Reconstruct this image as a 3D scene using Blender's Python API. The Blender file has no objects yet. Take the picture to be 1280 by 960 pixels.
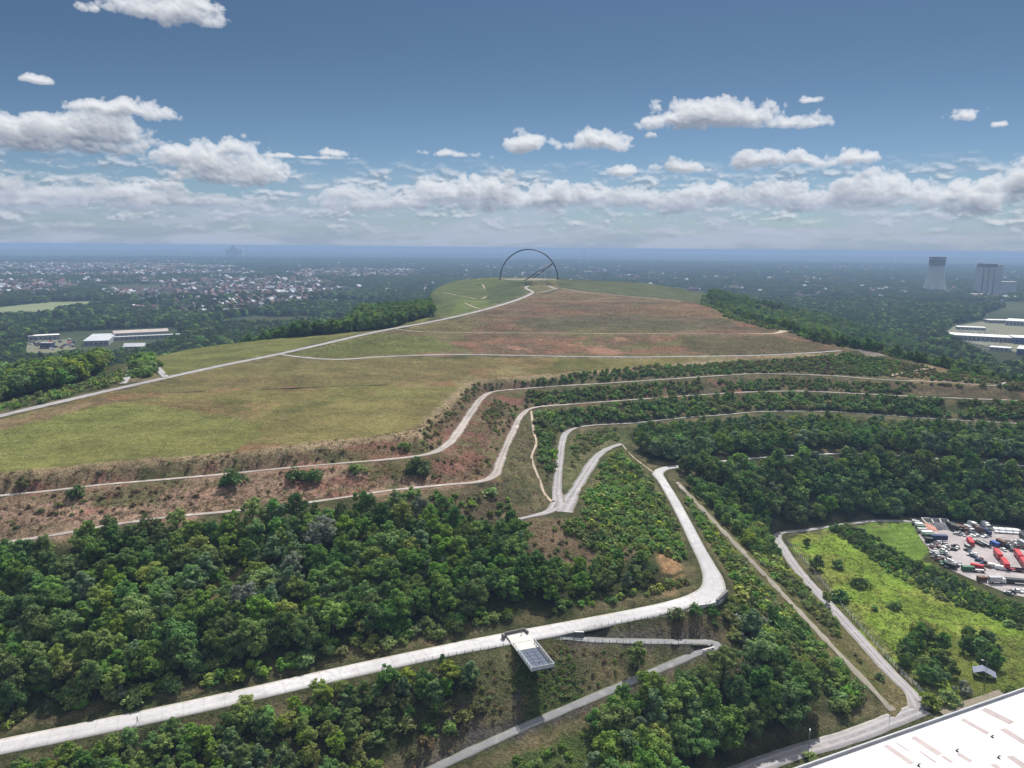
import bpy, bmesh, math, random, time
import numpy as np
from mathutils import Vector, Matrix
T0 = time.time()
rng = np.random.default_rng(7)
random.seed(7)
SC = bpy.context.scene
COL = SC.collection

# ------------------------------------------------------------------ camera model (photo pixels 1280x960)
CAM_Z = 140.0
FPX = 974.0
PITCH = math.atan2(480 - 309.5, FPX)
ROLL = math.radians(0.52)
_f = Vector((0, math.cos(PITCH), -math.sin(PITCH)))
_u0 = Vector((0, math.sin(PITCH), math.cos(PITCH)))
_r0 = Vector((1, 0, 0))
CR = (_r0 * math.cos(ROLL) + _u0 * math.sin(ROLL))
CU = (_u0 * math.cos(ROLL) - _r0 * math.sin(ROLL))
CF = _f
RM = np.array([CR, CU, CF])

def U(px, py, z):
    """point on the level z that the camera sees at photo pixel px, py"""
    d = CF + CR * ((px - 640) / FPX) - CU * ((py - 480) / FPX)
    t = (z - CAM_Z) / d.z
    return Vector((d.x * t, d.y * t, z))

def UD(px, py, dist):
    d = CF + CR * ((px - 640) / FPX) - CU * ((py - 480) / FPX)
    t = dist / d.y
    return Vector((d.x * t, d.y * t, CAM_Z + d.z * t))

def proj(P):
    """world points (n,3) to photo pixels"""
    q = (np.asarray(P, float) - np.array([0, 0, CAM_Z])) @ RM.T
    w = np.maximum(q[:, 2], 1e-3)
    return 640 + FPX * q[:, 0] / w, 480 - FPX * q[:, 1] / w, q[:, 2]

def up(z):
    return z if z <= 60 else 60 + (z - 60) * 0.76

def spline(pts, step):
    """Catmull-Rom through pts (n,k) resampled about every step metres"""
    P = np.array(pts, float)
    P = np.vstack([2 * P[0] - P[1], P, 2 * P[-1] - P[-2]])
    out = []
    for i in range(1, len(P) - 2):
        p0, p1, p2, p3 = P[i - 1], P[i], P[i + 1], P[i + 2]
        n = max(2, int(np.linalg.norm(p2[:2] - p1[:2]) / step))
        def tj(a, b): return max(np.linalg.norm(b[:2] - a[:2]), 1e-3) ** 0.5
        t0 = 0; t1 = tj(p0, p1); t2 = t1 + tj(p1, p2); t3 = t2 + tj(p2, p3)
        for k in range(n):
            t = t1 + (t2 - t1) * k / n
            a1 = (t1 - t) / (t1 - t0) * p0 + (t - t0) / (t1 - t0) * p1
            a2 = (t2 - t) / (t2 - t1) * p1 + (t - t1) / (t2 - t1) * p2
            a3 = (t3 - t) / (t3 - t2) * p2 + (t - t2) / (t3 - t2) * p3
            b1 = (t2 - t) / (t2 - t0) * a1 + (t - t0) / (t2 - t0) * a2
            b2 = (t3 - t) / (t3 - t1) * a2 + (t - t1) / (t3 - t1) * a3
            out.append((t2 - t) / (t2 - t1) * b1 + (t - t1) / (t2 - t1) * b2)
    out.append(P[-2])
    return np.array(out)

# ------------------------------------------------------------------ lines read off the photograph: (px, py, height[, width])
def L(pts, w):
    r = []
    for p in pts:
        q = U(p[0], p[1], up(p[2]))
        r.append((q.x, q.y, q.z, p[3] if len(p) > 3 else w))
    return r

LINES = {}
LINES['concrete_road'] = L([(-120,956,20.5),(-60,947,21),(0,934,21.5),(100,914,22),(200,893,22.5),(300,871,23),(400,848,23.3),(500,826,23.6),(580,809,23.9),
    (650,796,24.2,7.6),(720,783,24.6,7.6),(800,767,25.2,7.0),(848,756,25.8,7.0),(874,747.5,26.2,7.6),(890,738.5,26.5,8.4),(891.5,725,26.8,7.2),(884,706,27.2,5.6),(874,687,27.7,5.0),
    (858,655,28.6,4.7),(841,623,29.8,4.6),(827,600,30.6,4.6),(822,592,31,5.6),(829,586.5,31,5),(842,584,31,4.6),(900,577,30,2.6),(980,570,28.5,2.0),(1060,567,27,2.0),(1100,568,26.5,2.0),(1200,576,25.5,2.0),(1300,584,25,2.0),(1380,590,24.5,2.0)], 7.0)
LINES['asphalt_path'] = L([(470,1000,6),(520,973,8),(560,953,9.5),(640,916,12),(700,890,14),(780,856,16),(850,826,17.7),(880,813,18.3),(894,807.5,18.7,5),(888,804,19.0,4),(868,803,19.6),(800,802,21.2),(730,799.5,23.2),(704,796,24.1)], 3.4)
LINES['service_road'] = L([(860,990,.3),(940,960,.3),(996,940,.3),(1040,928,.3),(1080,915,.3),(1112,902,.3),(1140,891,.3),(1152,886,.3)], 6.0)
LINES['gravel_path'] = L([(1152,886,.35,8),(1140,868,.35),(1112,840,.35),(1075,799,.35),(1037,757,.35),(1000,716,.35),(979,686,.35),(971,671,.35),(977,666,.35,3),(1007,663,.35,3),(1040,658,.35,3),(1100,651,.35,3),(1180,655,.35,3),(1280,664,.35,3),(1360,670,.35,3)], 4.4)
_a, _b = U(846,603,29.3), U(1116,889,.6)
LINES['stair_track'] = [(*(_a.lerp(_b, k / 12)), 2.5) for k in range(13)]
LINES['lower_terrace_path'] = L([(-160,705,46),(-40,689,46),(0,680,46),(80,667,46.3),(130,658,46.5),(200,648,46.8),(280,640,47),(350,633,47),(430,622,47),(490,613,47),(560,606,47),(600,602,47,3.2),(617,595,47,4.4),(624,580,47,4.2),(631,562,47,4.0),(641,540,47,3.8),(653,518,47,3.6),(668,509.5,47,3),(720,505,47),(800,499,47),(870,494,47),(940,490,47),(1000,489,47),(1050,491,47),(1130,495,47),(1200,498,47),(1280,501,47),(1400,506,47)], 2.3)
LINES['upper_terrace_path'] = L([(-160,640,53),(-40,626,53.5),(0,620,54),(60,614,54),(130,606,54),(200,600,54),(280,593,54),(350,586,54),(430,579,54),(500,573,54),(538,567,54,3.4),(559,556,54,4.4),(574,538,54,4.8),(589,515,54,4.8),(604,496,54,4.2),(618,489.5,54,3),(660,485.5,54),(700,482.5,54),(760,479,54.3),(820,475,54.8),(880,471,55),(940,467.5,55),(990,468,54.8),(1044,470,54.3),(1087,473.5,54),(1131,476,54),(1186,478,54),(1240,482,53.5),(1266,478,53.5),(1340,488,53)], 2.3)
LINES['third_terrace_path'] = L([(640,651,38),(662,646,38,2.5),(685,640,38,4),(696,630,38,6),(696,614,38,4.6),(697.5,593,38,4),(700,572,38,4),(703,552,38,4),(708,541,38,4),(720,535,38),(738,532,38),(760,530.5,38),(790,529,38),(857,522,38.5,1.8),(900,519,39,1.6),(944,515,39.5,1.6),(1000,514,39,1.6),(1050,515,38.5,1.6),(1145,522,37.5,1.6),(1280,530,37,1.6),(1400,538,36,1.6)], 2.1)
LINES['ramp_path'] = L([(702,640,38,9),(709,628,38,7.5),(718,614,37.6,5.2),(728,598,37.1,5),(738,582,36.6,5),(748,569,36.2,4.6),(763,559.5,35.4,4),(777,555,34.8,3)], 4)
LINES['foot_trail'] = L([(777,555,34.8,.8),(790,570,33,.7),(805,582,31.8,.8),(816,590,31.2,.9)], .8)
LINES['dirt_trail'] = L([(664,514,46.9),(667,539,45.2),(670,555,44.2),(664.5,572,43.2),(671,592,41.6),(675,602,40.6),(680,616,39.3),(689,627,38.2)], 1.3)
LINES['hilltop_road'] = L([(-160,558,58),(-40,531,61),(0,520,62),(60,506,63.5),(120,492,65),(200,474,67),(280,456.5,69),(340,444.5,71),(400,431,73.5),(470,415,77),(530,404,79.5),(560,398,81),(600,388.5,84),(640,377,87),(655,371.5,89),(664,367,90.3)], 6.0)
LINES['middle_path'] = L([(348,443,71.2),(380,447,70.2),(420,449.5,69.5),(480,446,69),(560,443.5,68),(621,444,67),(722,446,65.5),(790,446.5,64.5),(850,446,64),(937,444.5,64),(1000,442,64.5),(1052,438.5,65.5)], 4.2)
LINES['contour_path'] = L([(492,411,77.8),(521,414.5,76.8),(621,416,76),(689,416.7,76),(770,417.3,76),(850,417.4,76),(930,417.5,76),(967,417,76,5),(981,413.5,76,8)], 2.0)
LINES['high_contour_path'] = L([(646,376.7,88.2),(694,376.4,88.5),(760,376.7,88.7),(850,377,88.5)], 1.5)
LINES['summit_path'] = L([(664,367,90.3),(666,365.3,90.8),(657,359.8,92.5),(663.5,355.8,94),(659,353.2,95.3)], 5)
LINES['ridge_path'] = L([(666,366.6,90.4),(670,366.5,90.6),(694,361.3,92),(699,360.2,92.3),(718,363.5,91.4),(740,366.5,90.6),(790,371,89.6),(850,377,88.5)], 2.6)
LINES['summit_loop_path'] = L([(694,361.3,92),(689,359,92.8),(681,355,94.3),(683,352.2,95.5)], 4)
BREAKS = {   # grade lines with no path on them
 'field_edge': L([(-160,614,59),(-40,600,59.5),(0,594,60),(60,588,60),(130,580,60),(200,575,60),(300,567,60),(400,555,60),(480,546,60),(515,541,60),(530,530,60),(555,505,60),(578,485,60),(590,478,60),(650,472,60),(720,466,60),(800,461,60),(850,456,60),(920,450.5,61),(1000,446,62.5),(1050,443,64)], 1),
 'bank_crest': L([(-160,535,57),(-40,513,60),(0,504,61),(60,492,62.5),(110,480,63.5),(160,462,65),(200,444,66),(250,434,67.5),(300,428,69),(400,418,72.5),(480,411.5,76),(540,397,80)], 1),
 'mound_crest': L([(566,392,80),(556,378,82),(540,364,86),(556,355,90),(575,350,93),(600,347.5,95),(625,348,96)], 1),
 'right_crest': L([(850,375,88.4),(885,384,85.5),(920,396,81),(950,404,78.6),(981,413.5,75.8),(1020,423,72),(1058,434,68),(1090,438,67),(1112,446,64.5),(1150,452,62.5),(1172,458,60.5),(1200,465,58.5),(1240,474,55.5),(1280,480,53.5),(1360,492,52)], 1),
 'far_ridge': L([(885,366,76),(950,380,62),(1030,399,44),(1090,418,28)], 1),
 'summit_back': L([(600,346,96),(660,347,96.2),(720,350,95.5),(800,353,93),(850,360,87)], 1),
 'mound_bench': [(-118,650,68,1),(-135,690,68,1),(-150,760,68,1),(-168,860,67,1),(-195,960,63,1),(-215,1060,56,1)],
 'left_bench': L([(-140,512,50),(-40,494,54),(0,482,55),(60,470,56),(120,459,58),(160,452,61)], 1),
}
SUMMIT = UD(661, 349.3, 1217)
Z_SUM = SUMMIT.z

# ------------------------------------------------------------------ height field: Laplace surface through those lines
GH = 2.5
GX0, GX1, GY0, GY1 = -520.0, 720.0, 60.0, 1700.0
NX = int((GX1 - GX0) / GH) + 1
NY = int((GY1 - GY0) / GH) + 1

def seg_points(line, step):
    P = np.array([p[:4] for p in line], float)
    return spline(P, step)

def build_height():
    Z = np.full((NY, NX), np.nan)
    prio = np.zeros((NY, NX))
    def stamp(P, band):
        for x, y, z, w in P:
            r = w / 2 + band if band is not None else 1.8
            i0, i1 = int((x - r - GX0) / GH), int((x + r - GX0) / GH) + 1
            j0, j1 = int((y - r - GY0) / GH), int((y + r - GY0) / GH) + 1
            for j in range(max(j0, 0), min(j1, NY - 1) + 1):
                for i in range(max(i0, 0), min(i1, NX - 1) + 1):
                    d = math.hypot(GX0 + i * GH - x, GY0 + j * GH - y)
                    if d < r:
                        pr = 1.0 / (d + 0.3) if band is not None else 0.01 / (d + .3)
                        if pr > prio[j, i]:
                            prio[j, i] = pr; Z[j, i] = z
    for n, l in BREAKS.items():
        stamp(seg_points(l, 1.5), None)
    for n, l in LINES.items():
        stamp(seg_points(l, 1.2), 1.9 if n not in ('dirt_trail', 'foot_trail', 'stair_track') else 1.4)
    # summit plateau
    xs = GX0 + np.arange(NX) * GH; ys = GY0 + np.arange(NY) * GH
    XX, YY = np.meshgrid(xs, ys)
    m = ((XX - SUMMIT.x) / 62) ** 2 + ((YY - SUMMIT.y) / 75) ** 2 < 1
    Z[m] = Z_SUM
    # toe of the tip and the level land beside it
    def poly_mask(poly):
        return in_poly(XX, YY, poly)
    flat = [
      # meadow, yard and service road side (world metres)
      [U(942,968,0)[:2], U(1000,944,0)[:2], U(1120,905,0)[:2], U(1128,876,0)[:2], U(1060,798,0)[:2], U(990,722,0)[:2], U(962,682,0)[:2], U(960,668,0)[:2],
       U(1000,655,0)[:2], U(1060,648,0)[:2], U(1120,642,0)[:2], U(1280,652,0)[:2], U(1420,660,0)[:2], (720,330), (720,60), (70,60)],
      [(-520,60),(70,60),(62,118),(-60,112),(-200,112),(-520,120)],
      [(-520,120),(-380,180),(-430,300),(-470,420),(-440,560),(-370,650),(-265,770),(-190,860),(-160,980),(-160,1200),(-230,1500),(-230,1700),(-520,1700)],
      [(720,330),(520,370),(455,470),(440,560),(400,660),(430,780),(520,900),(600,1000),(600,1150),(520,1320),(420,1500),(300,1620),(200,1700),(720,1700)],
      [(-230,1500),(0,1640),(300,1620),(200,1700),(-230,1700)],
    ]
    for poly in flat:
        mm = poly_mask([tuple(p) for p in poly]) & np.isnan(Z)
        Z[mm] = 0.0
    Z[0, :] = 0; Z[-1, :] = 0; Z[:, 0] = 0; Z[:, -1] = 0
    # multigrid relaxation
    fixed = ~np.isnan(Z)
    lv = 16
    H = None
    while lv >= 1:
        zz = Z[::lv, ::lv]; fx = fixed[::lv, ::lv]
        if lv > 1:   # also gather fixed cells inside each block
            zz = zz.copy(); fx = fx.copy()
            jj, ii = np.nonzero(fixed)
            cj = np.minimum((jj + lv // 2) // lv, zz.shape[0] - 1); ci = np.minimum((ii + lv // 2) // lv, zz.shape[1] - 1)
            s = np.zeros(zz.shape); c = np.zeros(zz.shape)
            np.add.at(s, (cj, ci), Z[jj, ii]); np.add.at(c, (cj, ci), 1)
            fx = c > 0; zz = np.where(fx, s / np.maximum(c, 1), 0)
        if H is None:
            H = np.where(fx, np.nan_to_num(zz), 30.0)
        else:
            H = np.repeat(np.repeat(H, 2, 0), 2, 1)
            H = np.pad(H, ((0, max(0, zz.shape[0] - H.shape[0])), (0, max(0, zz.shape[1] - H.shape[1]))), mode='edge')[:zz.shape[0], :zz.shape[1]]
        H = np.where(fx, np.nan_to_num(zz), H)
        free = ~fx
        for it in range(500 if lv > 1 else 260):
            A = H.copy()
            A[1:-1, 1:-1] = 0.25 * (H[:-2, 1:-1] + H[2:, 1:-1] + H[1:-1, :-2] + H[1:-1, 2:])
            H = np.where(free, H + (A - H) * 1.0, H)
        lv //= 2
    # soften creases, keep paths
    soft = H.copy()
    for it in range(3):
        soft[1:-1, 1:-1] = 0.2 * (soft[1:-1, 1:-1] + soft[:-2, 1:-1] + soft[2:, 1:-1] + soft[1:-1, :-2] + soft[1:-1, 2:])
    path = prio > 0.1
    H = np.where(path, H, soft)
    return H, path

def in_poly(X, Y, poly):
    inside = np.zeros(np.shape(X), bool)
    n = len(poly)
    j = n - 1
    for i in range(n):
        xi, yi = poly[i]; xj, yj = poly[j]
        if yi != yj:
            c = ((yi > Y) != (yj > Y)) & (X < (xj - xi) * (Y - yi) / (yj - yi) + xi)
            inside ^= c
        j = i
    return inside

def vnoise(X, Y, scale, seed):
    """smooth value noise 0..1 on world coordinates"""
    g = np.random.default_rng(seed).random((256, 256))
    x = X / scale; y = Y / scale
    i = np.floor(x).astype(int); j = np.floor(y).astype(int)
    fx = x - i; fy = y - j
    fx = fx * fx * (3 - 2 * fx); fy = fy * fy * (3 - 2 * fy)
    a = g[j % 256, i % 256]; b = g[j % 256, (i + 1) % 256]; c = g[(j + 1) % 256, i % 256]; d = g[(j + 1) % 256, (i + 1) % 256]
    return (a * (1 - fx) + b * fx) * (1 - fy) + (c * (1 - fx) + d * fx) * fy

def fbm(X, Y, scale, seed, n=4):
    s = 0; a = 1; t = 0
    for k in range(n):
        s = s + a * vnoise(X, Y, scale / 2 ** k, seed + k); t += a; a *= .55
    return s / t

HF, PATHM = build_height()
_xs = GX0 + np.arange(NX) * GH; _ys = GY0 + np.arange(NY) * GH
GXX, GYY = np.meshgrid(_xs, _ys)
_rough = (fbm(GXX, GYY, 30, 3) - .5) * 1.6 + (fbm(GXX, GYY, 7, 9) - .5) * .7
_amp = np.clip(HF / 6, 0.12, 1) * (~PATHM)
for _k in range(2):
    _amp[1:-1, 1:-1] = np.minimum(_amp[1:-1, 1:-1], 0.2 * (_amp[1:-1, 1:-1] + _amp[:-2, 1:-1] + _amp[2:, 1:-1] + _amp[1:-1, :-2] + _amp[1:-1, 2:]))
HF = HF + _rough * _amp
HF[0, :] = HF[-1, :] = -1.5; HF[:, 0] = HF[:, -1] = -1.5

def hz(x, y):
    """ground height, arrays or scalars"""
    x = np.asarray(x, float); y = np.asarray(y, float)
    u = (x - GX0) / GH; v = (y - GY0) / GH
    ok = (u > 1) & (v > 1) & (u < NX - 2) & (v < NY - 2)
    i = np.clip(u.astype(int), 0, NX - 2); j = np.clip(v.astype(int), 0, NY - 2)
    fx = np.clip(u - i, 0, 1); fy = np.clip(v - j, 0, 1)
    z = (HF[j, i] * (1 - fx) + HF[j, i + 1] * fx) * (1 - fy) + (HF[j + 1, i] * (1 - fx) + HF[j + 1, i + 1] * fx) * fy
    return np.where(ok, z, 0.0)

def on_ground(px, py):
    """first point of the ground along the ray through a photo pixel"""
    d = CF + CR * ((px - 640) / FPX) - CU * ((py - 480) / FPX)
    t = np.concatenate([np.arange(90, 1900, 0.5), np.arange(1900, 18000, 10)]) / d.y
    zr = CAM_Z + d.z * t
    zg = hz(d.x * t, d.y * t)
    k = np.nonzero(zr <= zg + .02)[0]
    if len(k) == 0:
        return U(px, py, 0)
    k = k[0]
    return Vector((d.x * t[k], d.y * t[k], float(zg[k])))
print('height', round(time.time() - T0, 1))
# ------------------------------------------------------------------ helpers
def tag(o, label=None, cat=None, group=None, kind=None):
    if label: o['label'] = label
    if cat: o['category'] = cat
    if group: o['group'] = group
    if kind: o['kind'] = kind
    return o

def link(o, parent=None):
    COL.objects.link(o)
    if parent is not None: o.parent = parent
    return o

def empty(name, loc, rz=0.0):
    o = bpy.data.objects.new(name, None); COL.objects.link(o)
    o.location = loc; o.rotation_euler = (0, 0, rz); o.empty_display_size = .5
    return o

def np_mesh(name, V, quads=None, tris=None, mat=None, smooth=False):
    me = bpy.data.meshes.new(name)
    V = np.asarray(V, np.float32).reshape(-1, 3)
    loops = []; starts = []; n = 0
    if quads is not None and len(quads):
        q = np.asarray(quads, np.int32); loops.append(q.ravel()); starts.append(n + 4 * np.arange(len(q))); n += 4 * len(q)
    if tris is not None and len(tris):
        t = np.asarray(tris, np.int32); loops.append(t.ravel()); starts.append(n + 3 * np.arange(len(t))); n += 3 * len(t)
    lp = np.concatenate(loops); st = np.concatenate(starts)
    me.vertices.add(len(V)); me.vertices.foreach_set('co', V.ravel())
    me.loops.add(len(lp)); me.loops.foreach_set('vertex_index', lp)
    me.polygons.add(len(st)); me.polygons.foreach_set('loop_start', st.astype(np.int32))
    if smooth: me.polygons.foreach_set('use_smooth', np.ones(len(st), bool))
    me.update(calc_edges=True); me.validate()
    if mat is not None: me.materials.append(mat)
    return me

class MB:
    """collects solids of one part in local coordinates"""
    def __init__(s): s.v = []; s.f = []; s.sm = []
    def add(s, V, F, smooth=False):
        b = len(s.v); s.v += [tuple(p) for p in V]; s.f += [tuple(b + i for i in f) for f in F]; s.sm += [smooth] * len(F); return s
    def box(s, c, d, rz=0.0, taper=1.0):
        x, y, z = d[0] / 2, d[1] / 2, d[2] / 2
        cs, sn = math.cos(rz), math.sin(rz)
        V = []
        for k, (a, b, e) in enumerate([(-x,-y,-z),(x,-y,-z),(x,y,-z),(-x,y,-z),(-x,-y,z),(x,-y,z),(x,y,z),(-x,y,z)]):
            if k > 3: a *= taper; b *= taper
            V.append((c[0] + a * cs - b * sn, c[1] + a * sn + b * cs, c[2] + e))
        return s.add(V, [(0,3,2,1),(4,5,6,7),(0,1,5,4),(1,2,6,5),(2,3,7,6),(3,0,4,7)])
    def prism(s, poly, z0, z1):
        n = len(poly)
        a = sum(poly[i][0] * poly[(i + 1) % n][1] - poly[(i + 1) % n][0] * poly[i][1] for i in range(n))
        if a < 0: poly = poly[::-1]
        V = [(p[0], p[1], z0) for p in poly] + [(p[0], p[1], z1) for p in poly]
        return s.add(V, [tuple(range(n - 1, -1, -1)), tuple(range(n, 2 * n))] + [(i, (i + 1) % n, n + (i + 1) % n, n + i) for i in range(n)])
    def side(s, prof, y0, y1):
        """profile in x,z extruded along y"""
        n = len(prof)
        a = sum(prof[i][0] * prof[(i + 1) % n][1] - prof[(i + 1) % n][0] * prof[i][1] for i in range(n))
        if a < 0: prof = prof[::-1]
        V = [(p[0], y0, p[1]) for p in prof] + [(p[0], y1, p[1]) for p in prof]
        return s.add(V, [tuple(range(n)), tuple(range(2 * n - 1, n - 1, -1))] + [(i, n + i, n + (i + 1) % n, (i + 1) % n) for i in range(n)])
    def tube(s, P, R, n=8, cap=True):
        P = [Vector(p) for p in P]
        if not hasattr(R, '__len__'): R = [R] * len(P)
        V = []
        for i, p in enumerate(P):
            t = (P[min(i + 1, len(P) - 1)] - P[max(i - 1, 0)]).normalized()
            a = t.cross(Vector((0, 0, 1)) if abs(t.z) < .9 else Vector((1, 0, 0))).normalized(); b = t.cross(a)
            for k in range(n):
                g = 2 * math.pi * k / n
                V.append(p + (a * math.cos(g) + b * math.sin(g)) * R[i])
        F = [(i * n + k, i * n + (k + 1) % n, (i + 1) * n + (k + 1) % n, (i + 1) * n + k) for i in range(len(P) - 1) for k in range(n)]
        if cap: F += [tuple(range(n - 1, -1, -1)), tuple((len(P) - 1) * n + k for k in range(n))]
        return s.add(V, F, True)
    def lathe(s, prof, n=24, c=(0, 0)):
        V = [(c[0] + r * math.cos(2 * math.pi * k / n), c[1] + r * math.sin(2 * math.pi * k / n), z) for r, z in prof for k in range(n)]
        F = [(i * n + k, i * n + (k + 1) % n, (i + 1) * n + (k + 1) % n, (i + 1) * n + k) for i in range(len(prof) - 1) for k in range(n)]
        return s.add(V, F, True)
    def mesh(s, name, mat):
        me = bpy.data.meshes.new(name); me.from_pydata(s.v, [], s.f); me.polygons.foreach_set('use_smooth', s.sm); me.update()
        if mat is not None: me.materials.append(mat)
        return me
    def build(s, name, mat, parent=None, loc=None, rz=0.0):
        o = bpy.data.objects.new(name, s.mesh(name, mat)); link(o, parent)
        if loc is not None: o.location = loc
        o.rotation_euler = (0, 0, rz)
        return o

def children_of(o): return list(o.children)
def copy_tree(o, loc, rz=None, parent=None):
    c = o.copy(); COL.objects.link(c); c.parent = parent
    if parent is None:
        c.location = loc
        if rz is not None: c.rotation_euler = (0, 0, rz)
    for ch in children_of(o): copy_tree(ch, None, None, c)
    return c

# ------------------------------------------------------------------ materials
class NT:
    def __init__(s, nt): s.nt = nt; s.N = nt.nodes; s.L = nt.links; s.N.clear()
    def n(s, typ, props=None, **ins):
        nd = s.N.new(typ)
        for k, v in (props or {}).items(): setattr(nd, k, v)
        for k, v in ins.items():
            key = int(k[1:]) if k[0] == 'i' and k[1:].isdigit() else k.replace('_', ' ')
            s.set(nd.inputs[key], v)
        return nd
    def set(s, inp, v):
        if isinstance(v, bpy.types.NodeSocket): s.L.new(v, inp)
        elif isinstance(v, bpy.types.Node): s.L.new(v.outputs[0], inp)
        else:
            if hasattr(inp.default_value, '__len__') and not hasattr(v, '__len__'): v = (v,) * len(inp.default_value)
            if inp.type == 'RGBA' and len(v) == 3: v = (*v, 1)
            inp.default_value = v
    def math(s, op, a, b=None, c=None, clamp=False):
        nd = s.N.new('ShaderNodeMath'); nd.operation = op; nd.use_clamp = clamp
        for i, v in enumerate((a, b, c)):
            if v is not None: s.set(nd.inputs[i], v)
        return nd.outputs[0]
    def vm(s, op, a, b=None, out=0):
        nd = s.N.new('ShaderNodeVectorMath'); nd.operation = op
        for i, v in enumerate((a, b)):
            if v is not None: s.set(nd.inputs[i], v)
        return nd.outputs[out]
    def noise(s, vec, scale, detail=4, rough=.55, dist=0, typ='FBM'):
        nd = s.N.new('ShaderNodeTexNoise'); s.L.new(vec, nd.inputs['Vector'])
        nd.inputs['Scale'].default_value = scale; nd.inputs['Detail'].default_value = detail
        nd.inputs['Roughness'].default_value = rough; nd.inputs['Distortion'].default_value = dist
        return nd.outputs['Fac']
    def ramp(s, f, a, b, lo=0.0, hi=1.0, smooth=True):
        nd = s.N.new('ShaderNodeMapRange'); nd.interpolation_type = 'SMOOTHSTEP' if smooth else 'LINEAR'
        s.set(nd.inputs[0], f)
        for i, v in zip((1, 2, 3, 4), (a, b, lo, hi)): s.set(nd.inputs[i], v)
        return nd.outputs[0]
    def mix(s, f, a, b, mode='MIX'):
        nd = s.N.new('ShaderNodeMix'); nd.data_type = 'RGBA'; nd.blend_type = mode
        s.set(nd.inputs[0], f); s.set(nd.inputs[6], a); s.set(nd.inputs[7], b)
        return nd.outputs[2]

def mat(name, col, rough=.8, var=.12, scale=1.5, bump=0.0, metal=0.0, spec=.3, stain=None, stain_scale=.15):
    m = bpy.data.materials.new(name); m.use_nodes = True; t = NT(m.node_tree)
    out = t.n('ShaderNodeOutputMaterial'); b = t.n('ShaderNodeBsdfPrincipled')
    b.inputs['Roughness'].default_value = rough; b.inputs['Metallic'].default_value = metal; b.inputs['Specular IOR Level'].default_value = spec
    co = t.n('ShaderNodeTexCoord').outputs['Object']
    f = t.noise(co, scale, 5, .6)
    c = t.mix(t.ramp(f, .3, .7), [x * (1 - var) for x in col], [min(1, x * (1 + var)) for x in col])
    if stain:
        c = t.mix(t.ramp(t.noise(co, stain_scale, 5, .65), .52, .72, 0, .7), c, stain)
    t.set(b.inputs['Base Color'], c)
    if bump:
        bp = t.n('ShaderNodeBump', Height=f); bp.inputs['Strength'].default_value = bump; bp.inputs['Distance'].default_value = .1
        t.set(b.inputs['Normal'], bp)
    t.set(out.inputs[0], b)
    return m

def leaf_mat(name, dark, light, hue=.03, thru=.36):
    m = bpy.data.materials.new(name); m.use_nodes = True; t = NT(m.node_tree)
    out = t.n('ShaderNodeOutputMaterial')
    r = t.n('ShaderNodeObjectInfo').outputs['Random']
    a = t.n('ShaderNodeAttribute', {'attribute_name': 'tint'}).outputs['Fac']
    c = t.mix(a, dark, light)
    hs = t.n('ShaderNodeHueSaturation', Color=c)
    t.set(hs.inputs['Hue'], t.math('ADD', .5 - hue, t.math('MULTIPLY', r, 2 * hue)))
    t.set(hs.inputs['Value'], t.ramp(t.math('FRACT', t.math('MULTIPLY', r, 7.31)), 0, 1, .72, 1.3, False))
    t.set(hs.inputs['Saturation'], t.ramp(t.math('FRACT', t.math('MULTIPLY', r, 3.77)), 0, 1, .8, 1.08, False))
    d = t.n('ShaderNodeBsdfDiffuse', Color=hs.outputs[0]); tr = t.n('ShaderNodeBsdfTranslucent', Color=t.mix(.5, hs.outputs[0], (.09, .13, .02)))
    mx = t.n('ShaderNodeMixShader', i1=d.outputs[0], i2=tr.outputs[0]); mx.inputs[0].default_value = thru
    t.set(out.inputs[0], mx)
    return m

M = {}
M['concrete'] = mat('pale_concrete', (.50,.485,.46), .85, .1, .8, .1)
M['dark_concrete'] = mat('weathered_concrete', (.16,.155,.15), .9, .2, .6, .2)
M['grey_metal'] = mat('galvanised_metal', (.33,.36,.40), .4, .08, 2, 0, .6)
M['dark_metal'] = mat('dark_steel', (.055,.06,.065), .5, .1, 2, 0, .4)
M['deck'] = mat('grating_deck', (.06,.08,.12), .65, .15, 3)
M['white'] = mat('white_paint', (.78,.78,.77), .5, .05, .7)
M['white_dirty'] = mat('soiled_white_sheet', (.62,.62,.60), .6, .12, .3)
M['roof_white'] = mat('white_roof_membrane', (.72,.705,.70), .6, .04, .05, 0, 0, .3, (.66,.58,.58), .03)
M['skylight'] = mat('pinkish_skylight', (.33,.27,.265), .45, .1, .4)
M['grey_roof'] = mat('grey_roofing', (.27,.28,.30), .8, .15, .2)
M['light_roof'] = mat('light_grey_roofing', (.42,.43,.45), .7, .1, .1)
M['pink_roof'] = mat('faded_pink_roofing', (.46,.38,.36), .8, .1, .1)
M['red_roof'] = mat('red_clay_tiles', (.165,.085,.07), .85, .2, 1)
M['brown_roof'] = mat('brown_clay_tiles', (.14,.09,.075), .85, .2, 1)
M['slate_roof'] = mat('dark_slate_tiles', (.085,.085,.095), .8, .2, 1)
M['cream_wall'] = mat('cream_render', (.28,.26,.235), .9, .08, .5)
M['white_wall'] = mat('white_render', (.34,.335,.325), .9, .06, .5)
M['brick_wall'] = mat('brick_wall', (.26,.14,.10), .9, .15, 2)
M['glass'] = mat('dark_window_glass', (.03,.035,.045), .15, .1, 1, 0, 0, .6)
M['blue_clad'] = mat('blue_cladding', (.13,.16,.33), .5, .06, .3)
M['tower_concrete'] = mat('tower_concrete', (.50,.50,.50), .9, .12, .03)
M['red'] = mat('red_paint', (.48,.035,.045), .4, .12, .5)
M['navy'] = mat('navy_paint', (.03,.045,.12), .4, .1, .5)
M['blue'] = mat('blue_paint', (.05,.12,.40), .4, .1, .5)
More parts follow.
